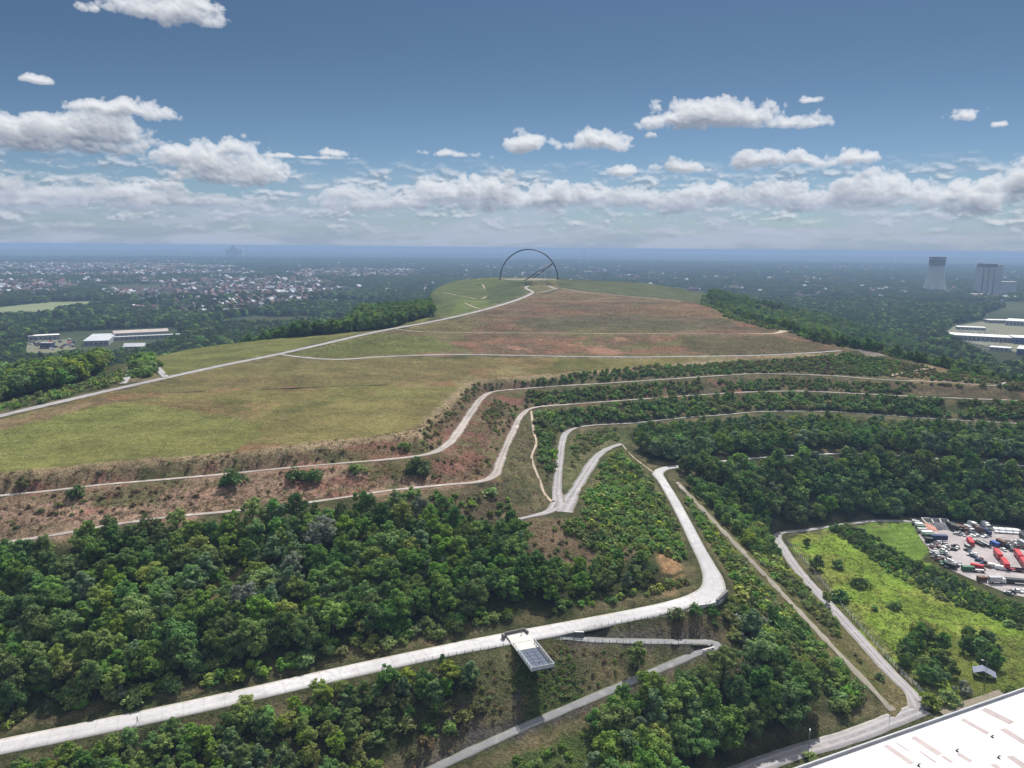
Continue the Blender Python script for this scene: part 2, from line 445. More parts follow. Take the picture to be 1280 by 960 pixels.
M['silver'] = mat('silver_paint', (.45,.46,.48), .35, .06, .5, 0, .3)
M['charcoal'] = mat('charcoal_paint', (.035,.036,.04), .45, .1, .5)
M['green_paint'] = mat('green_paint', (.05,.13,.08), .5, .1, .5)
M['orange'] = mat('orange_paint', (.50,.17,.05), .5, .1, .5)
M['rust'] = mat('rusty_scrap', (.17,.10,.07), .9, .4, .8)
M['tyre'] = mat('tyre_rubber', (.02,.02,.02), .9, .1, 1)
M['tarp'] = mat('grey_blue_sheet', (.17,.19,.25), .6, .1, 1)
M['sand'] = mat('pink_sand_heap', (.50,.26,.19), .95, .15, .5, .3)
M['gravel_heap'] = mat('grey_gravel_heap', (.15,.15,.165), .95, .25, 1, .4)
M['wood'] = mat('weathered_wood', (.14,.10,.07), .9, .2, 2)
M['skin'] = mat('skin', (.45,.28,.20), .6, .05, 3)
M['cloth_dark'] = mat('dark_clothes', (.03,.035,.05), .9, .1, 3)
M['cloth_grey'] = mat('grey_clothes', (.25,.26,.28), .9, .1, 3)
M['bark'] = mat('bark', (.075,.058,.042), .95, .3, 2, .4)
M['leaf_dark'] = leaf_mat('dark_leaves', (0.057,0.122,0.040), (0.188,0.298,0.078))
M['leaf_mid'] = leaf_mat('mid_green_leaves', (0.078,0.165,0.038), (0.254,0.398,0.084))
M['leaf_bright'] = leaf_mat('fresh_green_leaves', (0.130,0.211,0.036), (0.342,0.420,0.081))
M['leaf_blue'] = leaf_mat('blue_green_leaves', (0.077,0.150,0.078), (0.243,0.343,0.165), .015)
M['leaf_silver'] = leaf_mat('silvery_leaves', (.15,.17,.125), (.38,.41,.33), .01)
M['leaf_far'] = leaf_mat('distant_leaves', (0.029,0.057,0.020), (0.086,0.134,0.039), .02)
M['leaf_scrub'] = leaf_mat('scrub_leaves', (0.099,0.129,0.046), (0.269,0.278,0.099), .03)
M['leaf_brown'] = leaf_mat('dry_stems', (.12,.08,.045), (.30,.21,.125), .02, .4)
M['leaf_heather'] = leaf_mat('rusty_heather', (.13,.06,.048), (.27,.15,.115), .015, .4)
M['leaf_meadow'] = leaf_mat('meadow_tussock', (.13,.19,.022), (.24,.30,.045), .02, .5)

def surface_mat(name, col, var=.15, spots=None, joint=None, rough=.9, big=.03, fine=1.2, edge=None):
    """road and path surfaces: world-space blotches, fine grain, slab joints along the way"""
    m = bpy.data.materials.new(name); m.use_nodes = True; t = NT(m.node_tree)
    out = t.n('ShaderNodeOutputMaterial'); b = t.n('ShaderNodeBsdfPrincipled'); b.inputs['Roughness'].default_value = rough; b.inputs['Specular IOR Level'].default_value = .2
    co = t.n('ShaderNodeTexCoord').outputs['Object']
    c = t.mix(t.ramp(t.noise(co, big, 6, .65), .3, .7), [x * (1 - var) for x in col], [x * (1 + var) for x in col])
    c = t.mix(t.ramp(t.noise(co, fine, 4, .7), .35, .75, 0, .45), c, [x * .62 for x in col])
    if spots is not None:
        c = t.mix(t.ramp(t.noise(co, .22, 6, .7, .5), .52, .66, 0, .85), c, spots)
    uv = t.n('ShaderNodeUVMap').outputs[0]
    sp = t.n('ShaderNodeSeparateXYZ', i0=uv)
    if edge is not None:      # worn margins
        e = t.math('ABSOLUTE', t.math('SUBTRACT', sp.outputs[0], .5))
        e = t.math('ADD', e, t.math('MULTIPLY', t.math('SUBTRACT', t.noise(co, .35, 4), .5), .35))
        c = t.mix(t.ramp(e, .36, .5, 0, .8), c, edge)
    if name.endswith('gravel') and 'yard' not in name or 'pale_asphalt' in name:   # wheel tracks
        for ctr in (.30, .70):
            wt = t.math('ABSOLUTE', t.math('SUBTRACT', t.math('ADD', sp.outputs[0], t.math('MULTIPLY', t.math('SUBTRACT', t.noise(co, .12, 3), .5), .16)), ctr))
            c = t.mix(t.ramp(wt, .10, .02, 0, .5), c, [min(1, x * 1.45) for x in col])
        c = t.mix(t.math('MULTIPLY', t.ramp(t.math('ABSOLUTE', t.math('SUBTRACT', sp.outputs[0], .5)), .10, .0, 0, .5), t.ramp(t.noise(co, .3, 5, .7), .42, .6)), c, (.13, .115, .06))
    if joint:
        j = t.math('FRACT', t.math('DIVIDE', sp.outputs[1], joint))
        j = t.math('LESS_THAN', j, .045)
        c = t.mix(t.math('MULTIPLY', j, .3), c, [x * .4 for x in col])
        mid = t.math('LESS_THAN', t.math('ABSOLUTE', t.math('SUBTRACT', sp.outputs[0], .5)), .012)
        c = t.mix(t.math('MULTIPLY', mid, .35), c, [x * .4 for x in col])
    t.set(b.inputs['Base Color'], c); t.set(out.inputs[0], b)
    return m
M['slab_road'] = surface_mat('concrete_slabs', (.46,.445,.45), .18, (.345,.33,.345), 5.0, fine=.8, edge=(.33,.30,.25))
M['plain_slab'] = surface_mat('concrete_corner', (.46,.445,.45), .18, (.345,.33,.345), None, fine=.8)
M['asphalt'] = surface_mat('grey_asphalt', (.19,.19,.195), .15, (.26,.25,.25), edge=(.13,.13,.06))
M['road_asphalt'] = surface_mat('pale_asphalt', (.27,.255,.26), .12, (.34,.31,.31), edge=(.40,.37,.33))
M['gravel'] = surface_mat('pale_gravel', (.29,.255,.235), .28, (.47,.435,.405), edge=(.15,.12,.065))
M['gravel_grey'] = surface_mat('grey_gravel', (.27,.255,.262), .18, (.37,.345,.34), edge=(.17,.14,.085))
M['track'] = surface_mat('stair_track', (.25,.225,.185), .2, (.36,.32,.27), 1.2, edge=(.14,.11,.055))
M['dirt'] = surface_mat('bare_dirt', (.38,.31,.23), .2, (.46,.40,.32), edge=(.16,.13,.06))
M['yard'] = surface_mat('yard_gravel', (.325,.29,.29), .25, (.43,.395,.39), big=.05, fine=.4)
# ------------------------------------------------------------------ ground: the tip as one sheet, coloured by what grows on it
DIL2 = PATHM.copy()
for _k in range(2):
    _q = DIL2.copy(); _q[1:] |= DIL2[:-1]; _q[:-1] |= DIL2[1:]; _q[:, 1:] |= DIL2[:, :-1]; _q[:, :-1] |= DIL2[:, 1:]; DIL2 = _q
def zone_colours():
    V = np.stack([GXX.ravel(), GYY.ravel(), HF.ravel()], 1)
    px, py, _ = proj(V)
    jx = (fbm(GXX, GYY, 24, 21, 5) - .5).ravel() * 2.2; jy = (fbm(GXX, GYY, 24, 31, 5) - .5).ravel() * 2.0
    sc = np.clip(600 / np.maximum(GYY.ravel(), 100), .3, 4)
    qx = px + jx * 10 * sc; qy = py + jy * 5 * sc
    C = np.tile(np.array([.060, .066, .028]), (len(V), 1)); D = np.full(len(V), .25)
    def z(poly, col, dry=.25, keep=1.0, patch=None):
        m = in_poly(qx, qy, poly)
        if patch is not None:
            s, lo, seed = patch
            m = m & (fbm(GXX, GYY, s, seed).ravel() > lo)
        C[m] = C[m] * (1 - keep) + np.array(col) * keep; D[m] = dry
    # level ground near the tip
    # scrub slopes and terraces
    z([(-200,700),(-200,590),(0,590),(300,567),(515,541),(560,500),(590,478),(850,456),(1050,441),(1300,478),(1300,505),(940,492),(670,510),(620,605),(490,616),(280,643),(0,685)], (.125,.085,.055), .7)
    z([(-200,640),(0,622),(300,594),(530,570),(600,580),(610,604),(490,613),(280,640),(0,681),(-200,705)], (.27,.180,.130), .95)
    z([(-200,590),(0,590),(300,567),(515,541),(560,556),(540,570),(300,593),(0,620)], (.19,.132,.085), .9)
    z([(600,490),(655,486),(660,510),(625,590),(600,605),(560,570)], (.125,.082,.055), .7)
    z([(-200,705),(-200,600),(0,596),(300,572),(540,548),(610,490),(660,488),(625,600),(490,616),(0,685)], (.215,.105,.078), .8, .8, patch=(24,.57,73))
    z([(-200,705),(-200,600),(0,596),(300,572),(540,548),(610,490),(660,488),(625,600),(490,616),(0,685)], (.085,.098,.036), .5, .8, patch=(18,.63,75))
    z([(650,470),(850,456),(1060,441),(1280,482),(1280,505),(940,490),(670,508)], (.070,.072,.036), .5)
    z([(760,484),(860,474),(990,471),(985,486),(880,493),(800,497)], (.17,.085,.06), .7, patch=(25,.5,71))
    z([(1000,473),(1240,485),(1280,500),(1130,494),(1000,487)], (.105,.08,.05), .7)
    z([(1100,462),(1172,456),(1200,464),(1260,474),(1220,482),(1140,478)], (.22,.155,.085), .6)
    z([(655,515),(700,508),(780,505),(770,528),(705,538),(690,640),(670,640),(620,612),(630,580)], (.085,.082,.042), .45)
    z([(700,545),(770,533),(800,545),(760,560),(715,615),(700,610)], (.075,.085,.035), .35)
    z([(640,650),(700,645),(790,650),(800,690),(740,712),(660,700),(640,675)], (.13,.095,.06), .6)
    z([(500,616),(600,606),(640,625),(690,645),(640,655),(560,640),(500,640)], (.10,.08,.05), .5)
    z([(812,690),(850,700),(860,745),(825,748)], (.27,.165,.085), .6)
    # stony slope under the road, either side of the platform
    z([(470,1000),(600,830),(640,815),(760,795),(900,770),(905,812),(860,830),(700,900),(560,960)], (.075,.068,.062), .55)
    z([(600,815),(640,808),(652,900),(610,900),(560,870)], (.088,.095,.042), .5)
    z([(655,830),(770,810),(850,808),(850,826),(740,880),(700,880)], (.080,.085,.042), .5)
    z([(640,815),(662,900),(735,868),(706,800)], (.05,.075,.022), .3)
    z([(560,1000),(700,920),(760,890),(850,838),(930,820),(960,850),(740,1000)], (.06,.09,.026), .25)
    z([(845,605),(905,640),(970,670),(1010,730),(1110,845),(1150,890),(1112,900),(1060,845),(960,735)], (.105,.105,.038), .5)
    z([(1040,790),(1110,845),(1150,890),(1112,900),(1090,862)], (.15,.125,.06), .6)
    # upper field
    field = [(-200,610),(0,594),(300,567),(515,541),(530,530),(578,485),(590,478),(850,456),(1050,441),(937,445),(722,447),(480,447),(345,445),(200,475),(0,521),(-200,560)]
    z(field, (.165,.146,.055), .35)
    z(field, (.165,.118,.055), .35, .75, patch=(70,.52,41))
    z(field, (.20,.12,.065), .45, .9, patch=(38,.64,43))
    z(field, (.19,.165,.075), .35, .8, patch=(26,.66,47))
    z(field, (.105,.105,.036), .3, .8, patch=(48,.63,45))
    z([(-200,600),(0,594),(300,567),(330,530),(160,500),(0,535),(-200,570)], (.156,.166,.050), .3, .85)
    z([(160,496),(480,482),(560,486),(540,500),(160,503)], (.15,.145,.05), .2, .6)
    z([(190,480),(345,447),(480,448),(640,450),(560,478),(350,484),(200,491)], (.140,.122,.052), .3, .8)
    z([(120,498),(0,523),(0,534),(120,506),(190,494)], (.12,.09,.05), .5, .7)
    z([(-200,560),(0,524),(90,505),(120,500),(100,512),(0,537),(-200,580)], (.20,.145,.08), .5)
    # brown shoulder of the top
    hill = [(345,445),(480,446),(621,444),(850,446),(1060,437),(981,411),(920,394),(850,374),(740,365),(668,367),(640,377),(560,399),(470,415)]
    z(hill, (.140,.096,.062), .6)
    z(hill, (.170,.094,.062), .8, .95, patch=(60,.50,51))
    z(hill, (.12,.115,.05), .4, .8, patch=(52,.60,59))
    z(hill, (.105,.082,.05), .5, .8, patch=(45,.60,53))
    z([(345,445),(470,415),(540,420),(560,440),(480,446)], (.11,.118,.04), .3)
    z([(540,428),(850,420),(980,418),(1040,434),(900,443),(620,441)], (.195,.106,.070), .85, .9, patch=(40,.46,57))
    z([(640,424),(800,420),(820,440),(640,441)], (.29,.165,.11), .8, .9, patch=(22,.58,58))
    z([(850,420),(975,419),(1045,436),(900,442),(860,440)], (.095,.085,.042), .5, .9)
    z([(640,397),(760,394),(900,396),(940,412),(700,412),(640,409)], (.088,.082,.05), .45, .75)
    z([(680,398),(850,378),(905,392),(900,399),(760,394)], (.155,.105,.06), .5, .7)
    z([(665,372),(700,362),(740,367),(850,376),(700,376)], (.15,.11,.065), .4)
    # green mound and summit
    z([(530,362),(575,345),(640,345),(700,349),(664,367),(640,377),(600,388),(565,397),(540,390)], (.085,.105,.04), .3)
    z([(560,395),(575,372),(620,380),(600,388)], (.11,.135,.045), .3)
    z([(640,352),(664,352),(664,366),(640,376),(610,380),(610,360)], (.06,.078,.034), .3)
    z([(664,352),(700,350),(694,361),(670,366)], (.12,.112,.055), .3)
    z([(694,352),(740,352),(880,356),(890,374),(850,376),(740,366),(700,359)], (.075,.088,.042), .4)
    z([(185,476),(160,462),(200,440),(300,424),(400,414),(480,408),(540,394),(530,402),(470,413),(345,443)], (.125,.130,.042), .3)
    z([(150,472),(175,440),(188,440),(200,470),(190,478)], (.16,.12,.075), .4, .6)
    z([(1058,433),(1087,434),(1131,441),(1114,446),(1083,443)], (.20,.17,.15), .3)
    z([(1095,436),(1112,437),(1112,442),(1095,441)], (.30,.12,.09), .3)
    # right foot: meadow and strip
    mead = [(985,672),(1040,658),(1130,648),(1150,672),(1140,690),(1200,730),(1300,770),(1300,880),(1200,900),(1150,870),(1110,830),(1040,750)]
    z(mead, (.165,.245,.034), .1)
    z(mead, (.145,.20,.032), .1, .8, patch=(22,.55,61))
    z(mead, (.215,.235,.05), .2, .8, patch=(16,.62,63))
    z([(1060,656),(1135,648),(1160,690),(1140,696)], (.13,.205,.036), .1)
    z([(1180,790),(1300,800),(1300,900),(1200,900)], (.12,.13,.035), .3, .7)
    # forest floor
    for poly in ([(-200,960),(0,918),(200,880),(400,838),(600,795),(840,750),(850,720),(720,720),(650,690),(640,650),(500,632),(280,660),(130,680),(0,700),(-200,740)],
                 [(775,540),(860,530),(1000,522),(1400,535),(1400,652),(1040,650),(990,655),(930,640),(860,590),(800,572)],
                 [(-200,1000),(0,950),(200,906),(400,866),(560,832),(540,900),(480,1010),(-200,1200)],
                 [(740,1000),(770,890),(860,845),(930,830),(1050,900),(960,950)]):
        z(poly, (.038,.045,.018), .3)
    z([(265,720),(300,715),(290,760),(240,790)], (.13,.10,.05), .4)
    # far flanks under trees
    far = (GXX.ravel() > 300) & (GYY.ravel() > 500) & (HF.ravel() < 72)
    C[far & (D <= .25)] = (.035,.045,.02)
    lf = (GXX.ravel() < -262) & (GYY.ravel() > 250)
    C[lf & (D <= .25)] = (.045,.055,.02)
    fe = spline([p[:3] for p in BREAKS['field_edge']], 2)[:, :2]
    em = np.zeros((NY, NX), bool)
    ii = ((fe[:, 0] - GX0) / GH + .5).astype(int); jj = ((fe[:, 1] - GY0) / GH + .5).astype(int)
    ok = (ii > 1) & (ii < NX - 2) & (jj > 1) & (jj < NY - 2)
    for a in (0, 1): em[jj[ok] + a, ii[ok]] = True; em[jj[ok], ii[ok] + a] = True
    em = em.ravel(); C[em] = (.26, .20, .12); D[em] = .6
    # worn, dry verges beside roads and paths
    ring = (DIL2 & ~PATHM).ravel() & (fbm(GXX, GYY, 9, 91).ravel() > .42)
    C[ring] = C[ring] * .45 + np.array((.165, .135, .075)) * .55; D[ring] = np.maximum(D[ring], .45)
    return C, D

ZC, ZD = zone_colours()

def ground_mat(name, plain=False):
    m = bpy.data.materials.new(name); m.use_nodes = True; t = NT(m.node_tree)
    out = t.n('ShaderNodeOutputMaterial'); b = t.n('ShaderNodeBsdfPrincipled'); b.inputs['Roughness'].default_value = 1; b.inputs['Specular IOR Level'].default_value = .05
    co = t.n('ShaderNodeTexCoord').outputs['Object']
    if not plain:
        at = t.n('ShaderNodeAttribute', {'attribute_name': 'zone'})
        base = at.outputs['Color']; dry = t.n('ShaderNodeAttribute', {'attribute_name': 'dry'}).outputs['Fac']
        n1 = t.noise(co, .045, 6, .65); n2 = t.noise(co, .33, 5, .7, .6); n3 = t.noise(co, 1.3, 5, .75)
        v = t.math('MULTIPLY', t.ramp(n1, .25, .75, .72, 1.28), t.math('MULTIPLY', t.ramp(n2, .25, .75, .70, 1.30), t.ramp(n3, .3, .7, .5, 1.5)))
        c = t.mix(1, base, t.n('ShaderNodeCombineColor', Red=v, Green=v, Blue=v).outputs[0], 'MULTIPLY')
        n4 = t.noise(t.vm('MULTIPLY', co, (.018, .16, .1)), 1.0, 5, .6, .4)
        c = t.mix(t.ramp(n4, .35, .68, 0, .32), c, t.mix(1, c, (.60, .62, .66), 'MULTIPLY'))
        # straw, bare earth and green growth in irregular specks
        s1 = t.math('MULTIPLY', t.ramp(t.noise(co, .9, 6, .8, .4), .54, .70), dry)
        c = t.mix(t.math('MULTIPLY', s1, .75), c, (.30, .235, .15))
        s2 = t.math('MULTIPLY', t.ramp(t.noise(co, .55, 6, .75, .5), .55, .66), dry)
        c = t.mix(t.math('MULTIPLY', s2, .8), c, (.045, .055, .02))
        s3 = t.math('MULTIPLY', t.ramp(t.noise(co, .09, 6, .7), .53, .68), dry)
        c = t.mix(t.math('MULTIPLY', s3, .45), c, (.20, .095, .07))
        bp = t.n('ShaderNodeBump', Height=t.math('ADD', n3, t.math('MULTIPLY', n2, 1.5))); bp.inputs['Strength'].default_value = .9; bp.inputs['Distance'].default_value = .8
    else:
        n1 = t.noise(co, .0011, 8, .62, .3); n2 = t.noise(co, .006, 6, .7); n3 = t.noise(co, .03, 5, .7)
        c = t.mix(t.ramp(n1, .40, .62), (.024, .038, .016), (.060, .072, .036))
        c = t.mix(t.ramp(n2, .50, .66, 0, .8), c, (.035, .05, .02))
        c = t.mix(t.ramp(t.noise(co, .0042, 4, .5), .63, .68, 0, .8), c, (.14, .15, .06))
        c = t.mix(t.ramp(n3, .60, .75, 0, .5), c, (.16, .15, .14))
        bp = t.n('ShaderNodeBump', Height=n3); bp.inputs['Strength'].default_value = .4; bp.inputs['Distance'].default_value = 4
    t.set(b.inputs['Base Color'], c); t.set(b.inputs['Normal'], bp); t.set(out.inputs[0], b)
    return m

def build_hill():
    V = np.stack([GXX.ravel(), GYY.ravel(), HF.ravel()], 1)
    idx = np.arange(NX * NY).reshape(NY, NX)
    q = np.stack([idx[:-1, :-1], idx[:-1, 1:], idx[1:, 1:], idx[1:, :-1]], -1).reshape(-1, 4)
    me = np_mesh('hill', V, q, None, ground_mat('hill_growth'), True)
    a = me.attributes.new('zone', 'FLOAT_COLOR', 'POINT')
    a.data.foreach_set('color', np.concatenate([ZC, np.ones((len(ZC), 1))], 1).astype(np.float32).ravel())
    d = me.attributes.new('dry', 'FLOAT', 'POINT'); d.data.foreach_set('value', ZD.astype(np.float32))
    o = bpy.data.objects.new('hill', me); link(o); tag(o, kind='structure')
build_hill()
R_PLAIN = 24000.0
def build_plain():
    rs = [0, 150, 400, 800, 1300, 1900, 2600, 3600, 5000, 7000, 10000, 14000, 18000, R_PLAIN]
    n = 96; V = [(0, 0, -.7)]; F = []
    for r in rs[1:]:
        for k in range(n):
            g = 2 * math.pi * k / n; V.append((r * math.cos(g), r * math.sin(g), -.7))
    T = [(0, 1 + k, 1 + (k + 1) % n) for k in range(n)]
    Q = [(1 + i * n + k, 1 + (i + 1) * n + k, 1 + (i + 1) * n + (k + 1) % n, 1 + i * n + (k + 1) % n) for i in range(len(rs) - 2) for k in range(n)]
    me = np_mesh('plain', V, Q, T, ground_mat('plain_growth', True))
    link(tag(bpy.data.objects.new('plain', me), kind='structure'))
build_plain()
def low_hills(name, pts, seed):
    """a long low ridge far out on the plain: (x, y, height, half width)"""
    V = []; F = []; P = spline(pts, 250)
    for x, y, h, w in P:
        for k in range(9):
            a = -1 + k / 4
            V.append((x, y + a * w, -2 + (h + 2) * (math.cos(a * math.pi) + 1) / 2))
    for i in range(len(P) - 1):
        for k in range(8): F.append((i * 9 + k, (i + 1) * 9 + k, (i + 1) * 9 + k + 1, i * 9 + k + 1))
    me = np_mesh(name, V, F, None, bpy.data.materials['plain_growth'], True)
    link(tag(bpy.data.objects.new(name, me), kind='structure'))
low_hills('hills', [(2600,16000,0,700),(4200,16000,14,900),(6200,15700,30,900),(8200,15300,36,900),(10400,14600,40,900),(13000,12000,30,900)], 1)
low_hills('hills', [(-13000,11500,24,900),(-11000,13600,30,900),(-8000,15200,22,900),(-5000,16300,10,900),(-2500,16800,0,700)], 2)

# ------------------------------------------------------------------ roads and paths: slabs on their benches
def ribbon(name, line, material, lift=.14, step=1.6, thick=.4, kind_name=None):
    P = spline(line, step)
    xy = P[:, :2]
    T = np.gradient(xy, axis=0); T /= np.maximum(np.linalg.norm(T, axis=1, keepdims=True), 1e-6)
    for _ in range(2):
        T[1:-1] = (T[:-2] + T[1:-1] * 2 + T[2:]) / 4
    T /= np.maximum(np.linalg.norm(T, axis=1, keepdims=True), 1e-6)
    Nn = np.stack([T[:, 1], -T[:, 0]], 1)
    s = np.concatenate([[0], np.cumsum(np.linalg.norm(np.diff(xy, axis=0), axis=1))])
    jit = (vnoise(s, s * 0, 3.0, abs(hash(name)) % 1000 if False else len(name)) - .5)
    W = P[:, 3] / 2
    n = len(P); V = []; uv = []
    for side, a in ((-1, 0.0), (-.34, .33), (.34, .67), (1, 1.0)):
        w = W * side + (jit * (.8 if W.min() > .8 and 'asphalt' not in material.name else .25) * np.sign(side) if material is not M['slab_road'] and abs(side) == 1 else 0)
        V.append(np.column_stack([xy + Nn * w[:, None], P[:, 2] + lift])); uv.append(np.column_stack([np.full(n, a), s]))
    V.append(V[0] - np.array([0, 0, thick])); V.append(V[3] - np.array([0, 0, thick])); uv += [uv[0], uv[3]]
    A = np.concatenate(V); UVs = np.concatenate(uv)
    Q = []
    for i in range(n - 1):
        for a, b in ((4, 0), (0, 1), (1, 2), (2, 3), (3, 5)):
            Q.append((a * n + i, b * n + i, b * n + i + 1, a * n + i + 1))
    me = np_mesh(name, A, Q, None, material)
    ul = me.uv_layers.new(name='UVMap')
    li = np.empty(len(me.loops), np.int32); me.loops.foreach_get('vertex_index', li)
    ul.data.foreach_set('uv', UVs[li].astype(np.float32).ravel())
    o = bpy.data.objects.new(name, me); link(o); tag(o, kind='structure')
    return o
MATS = {'concrete_road': 'slab_road', 'asphalt_path': 'asphalt', 'service_road': 'road_asphalt', 'gravel_path': 'road_asphalt', 'stair_track': 'track', 'lower_terrace_path': 'gravel',
        'upper_terrace_path': 'gravel', 'third_terrace_path': 'gravel_grey', 'ramp_path': 'gravel_grey', 'foot_trail': 'dirt', 'dirt_trail': 'dirt', 'hilltop_road': 'gravel_grey',
        'middle_path': 'gravel_grey', 'contour_path': 'dirt', 'high_contour_path': 'dirt', 'summit_path': 'gravel', 'ridge_path': 'gravel', 'summit_loop_path': 'gravel'}
LIFT = {'foot_trail': .10, 'dirt_trail': .10, 'ramp_path': .13, 'ridge_path': .17, 'contour_path': .17, 'gravel_path': .16, 'summit_loop_path': .12}
for _n, _l in LINES.items():
    ribbon(_n, _l, M[MATS[_n]], LIFT.get(_n, .14))
# ------------------------------------------------------------------ plants
def _unit(a): return a / np.maximum(np.linalg.norm(a, axis=-1, keepdims=True), 1e-6)

def leaf_cloud(C, R, n, size, g, upb=.3, droop=0.0, ctint=None, spread=(.72, 1.06), jn=.75):
    """leaf-sized faces scattered over clumps: centres C (k,3), radii R (k)"""
    k = len(C)
    d = _unit(g.normal(size=(k, n, 3)) + np.array([0, 0, upb]))
    p = C[:, None] + d * (R[:, None, None] * g.uniform(spread[0], spread[1], (k, n, 1))) * np.array([1, 1, .85])
    nr = _unit(d * .9 + g.normal(size=d.shape) * jn * .6 + np.array([0, 0, .25]))
    t = _unit(np.cross(nr, g.normal(size=d.shape))); b = np.cross(nr, t)
    s = size * g.uniform(.55, 1.25, (k, n, 1))
    p = p.reshape(-1, 3); t = (t * s).reshape(-1, 3); b = (b * s * .72).reshape(-1, 3)
    V = np.stack([p - t, p - b * .9 + t * .1, p + t, p + b], 1).reshape(-1, 3)
    ct = g.random(k) if ctint is None else ctint
    ti = np.clip(.12 + np.repeat(ct, n) * .55 + g.random(k * n) * .28 , 0, 1)
    return V, ti

def leaf_mesh(name, V, ti, material):
    q = np.arange(len(V)).reshape(-1, 4)
    me = np_mesh(name, V, q, None, material)
    a = me.attributes.new('tint', 'FLOAT', 'FACE'); a.data.foreach_set('value', ti.astype(np.float32)[:len(me.polygons)])
    return me

def crown_clumps(g, h, w, base, shape):
    """lobes of a crown of height h and width w whose lowest leaves hang at base*h"""
    C = []; R = []
    z0 = h * base; cz = (h + z0) / 2; hz_ = (h - z0) / 2
    nl = 11 if shape != 'open' else 8
    for i in range(nl):
        a = i * 2.4 + g.uniform(-.4, .4); f = g.uniform(-.75, .92) if i else .95
        prof = math.sqrt(max(0, 1 - f * f))
        if shape == 'ovate': prof *= .78 * (1.15 - .45 * f)
        rr = w / 2 * prof * g.uniform(.55, .82)
        lr = w * g.uniform(.17, .25)
        c = np.array([rr * math.cos(a), rr * math.sin(a), cz + f * hz_ * .8])
        C.append(c); R.append(lr)
        for j in range(5):
            dd = _unit(g.normal(size=3) + np.array([0, 0, .35]))
            C.append(c + dd * lr * g.uniform(.75, 1.1)); R.append(lr * g.uniform(.42, .62))
    return np.array(C), np.array(R)

def trunk_mb(g, h, w, base):
    m = MB(); r = .028 * h
    lean = (g.uniform(-.3, .3), g.uniform(-.3, .3))
    m.tube([(0, 0, -.8), (0, 0, h * .2), (lean[0] * .5, lean[1] * .5, h * .45), (lean[0], lean[1], h * .78)], [r * 1.3, r, r * .7, r * .3], 7)
    for i in range(5):
        a = i * 1.256 + g.uniform(-.4, .4); z = h * (base + .06 + .09 * i)
        m.tube([(lean[0] * .4, lean[1] * .4, z), (math.cos(a) * w * .17, math.sin(a) * w * .17, z + h * .09), (math.cos(a) * w * .33, math.sin(a) * w * .33, z + h * .2)], [r * .5, r * .34, r * .14], 5)
    return m

KINDS = {  # name: (leaf material, look in words, crown shape, width/height, base)
 'dark': ('leaf_dark', 'dark green', 'round', .80, .10), 'mid': ('leaf_mid', 'mid green', 'round', .74, .10), 'bright': ('leaf_bright', 'light green', 'open', .78, .08),
 'blue': ('leaf_blue', 'bluish green', 'ovate', .62, .10), 'silver': ('leaf_silver', 'silvery grey', 'open', .82, .10)}
def make_tree_meshes():
    out = {}
    g = np.random.default_rng(11)
    for kd, (lm, look, shape, wr, base) in KINDS.items():
        out[kd] = []
        for v in range({'dark': 4, 'mid': 4, 'bright': 2, 'blue': 2, 'silver': 1}[kd]):
            h = 10.0; w = h * wr * g.uniform(.9, 1.1)
            C, R = crown_clumps(g, h, w, base, shape)
            V, ti = leaf_cloud(C, R, 74, .31, g, .3)
            cr = leaf_mesh('crown', V, ti, M[lm]); tk = trunk_mb(g, h, w, base).mesh('trunk', M['bark'])
            V2, ti2 = leaf_cloud(C[::2], R[::2] * 1.15, 36, .60, g, .3)
            out[kd].append((cr, tk, leaf_mesh('crown_seen_from_afar', V2, ti2, M[lm])))
    return out
TREES = make_tree_meshes()
def make_shrub_meshes():
    out = {}; g = np.random.default_rng(12)
    for kd, lm, n in (('mid', 'leaf_mid', 3), ('scrub', 'leaf_scrub', 3), ('bright', 'leaf_bright', 2), ('dark', 'leaf_dark', 2), ('silver', 'leaf_silver', 1), ('brown', 'leaf_brown', 1)):
        out[kd] = []
        for v in range(n):
            k = 16; a = g.uniform(0, 6.28, k); r = np.sqrt(g.random(k)) * .75
            zz = g.uniform(.15, .95, k) * (1.35 - r)
            C = np.stack([r * np.cos(a), r * np.sin(a), zz], 1); R = g.uniform(.25, .42, k)
            V, ti = leaf_cloud(C, R, 26, .15, g, .35)
            V[:, 2] = np.maximum(V[:, 2], -.05)
            V2, ti2 = leaf_cloud(C[::2], R[::2] * 1.2, 11, .30, g, .35)
            V2[:, 2] = np.maximum(V2[:, 2], -.05)
            out[kd].append((leaf_mesh('shrub', V, ti, M[lm]), leaf_mesh('low_shrub', V2, ti2, M[lm])))
    return out
SHRUBS = make_shrub_meshes()
def tuft_mesh(name, material, g, n=26, h=.5, r=.55):
    k = 5; a = g.uniform(0, 6.28, k); rr = np.sqrt(g.random(k)) * r
    C = np.stack([rr * np.cos(a), rr * np.sin(a), np.zeros(k)], 1)
    V, ti = leaf_cloud(C, np.full(k, .34), max(5, n // 4), .13, g, 1.1)
    V[:, 2] = np.maximum(V[:, 2], -.02) * h * 1.5
    return leaf_mesh(name, V, ti, material)
    p = np.stack([rr * np.cos(a), rr * np.sin(a), np.zeros(n)], 1)
    b = g.uniform(0, 6.28, n); s = np.stack([np.cos(b), np.sin(b), np.zeros(n)], 1) * .13
    tip = np.stack([np.cos(a) * .3 * h, np.sin(a) * .3 * h, h * g.uniform(.5, 1.1, n)], 1) + g.normal(size=(n, 3)) * .08
    V = np.stack([p - s, p + s, p + tip + s * .6, p + tip - s * .6], 1).reshape(-1, 3)
    return leaf_mesh(name, V, g.random(n), material)
_g = np.random.default_rng(5)
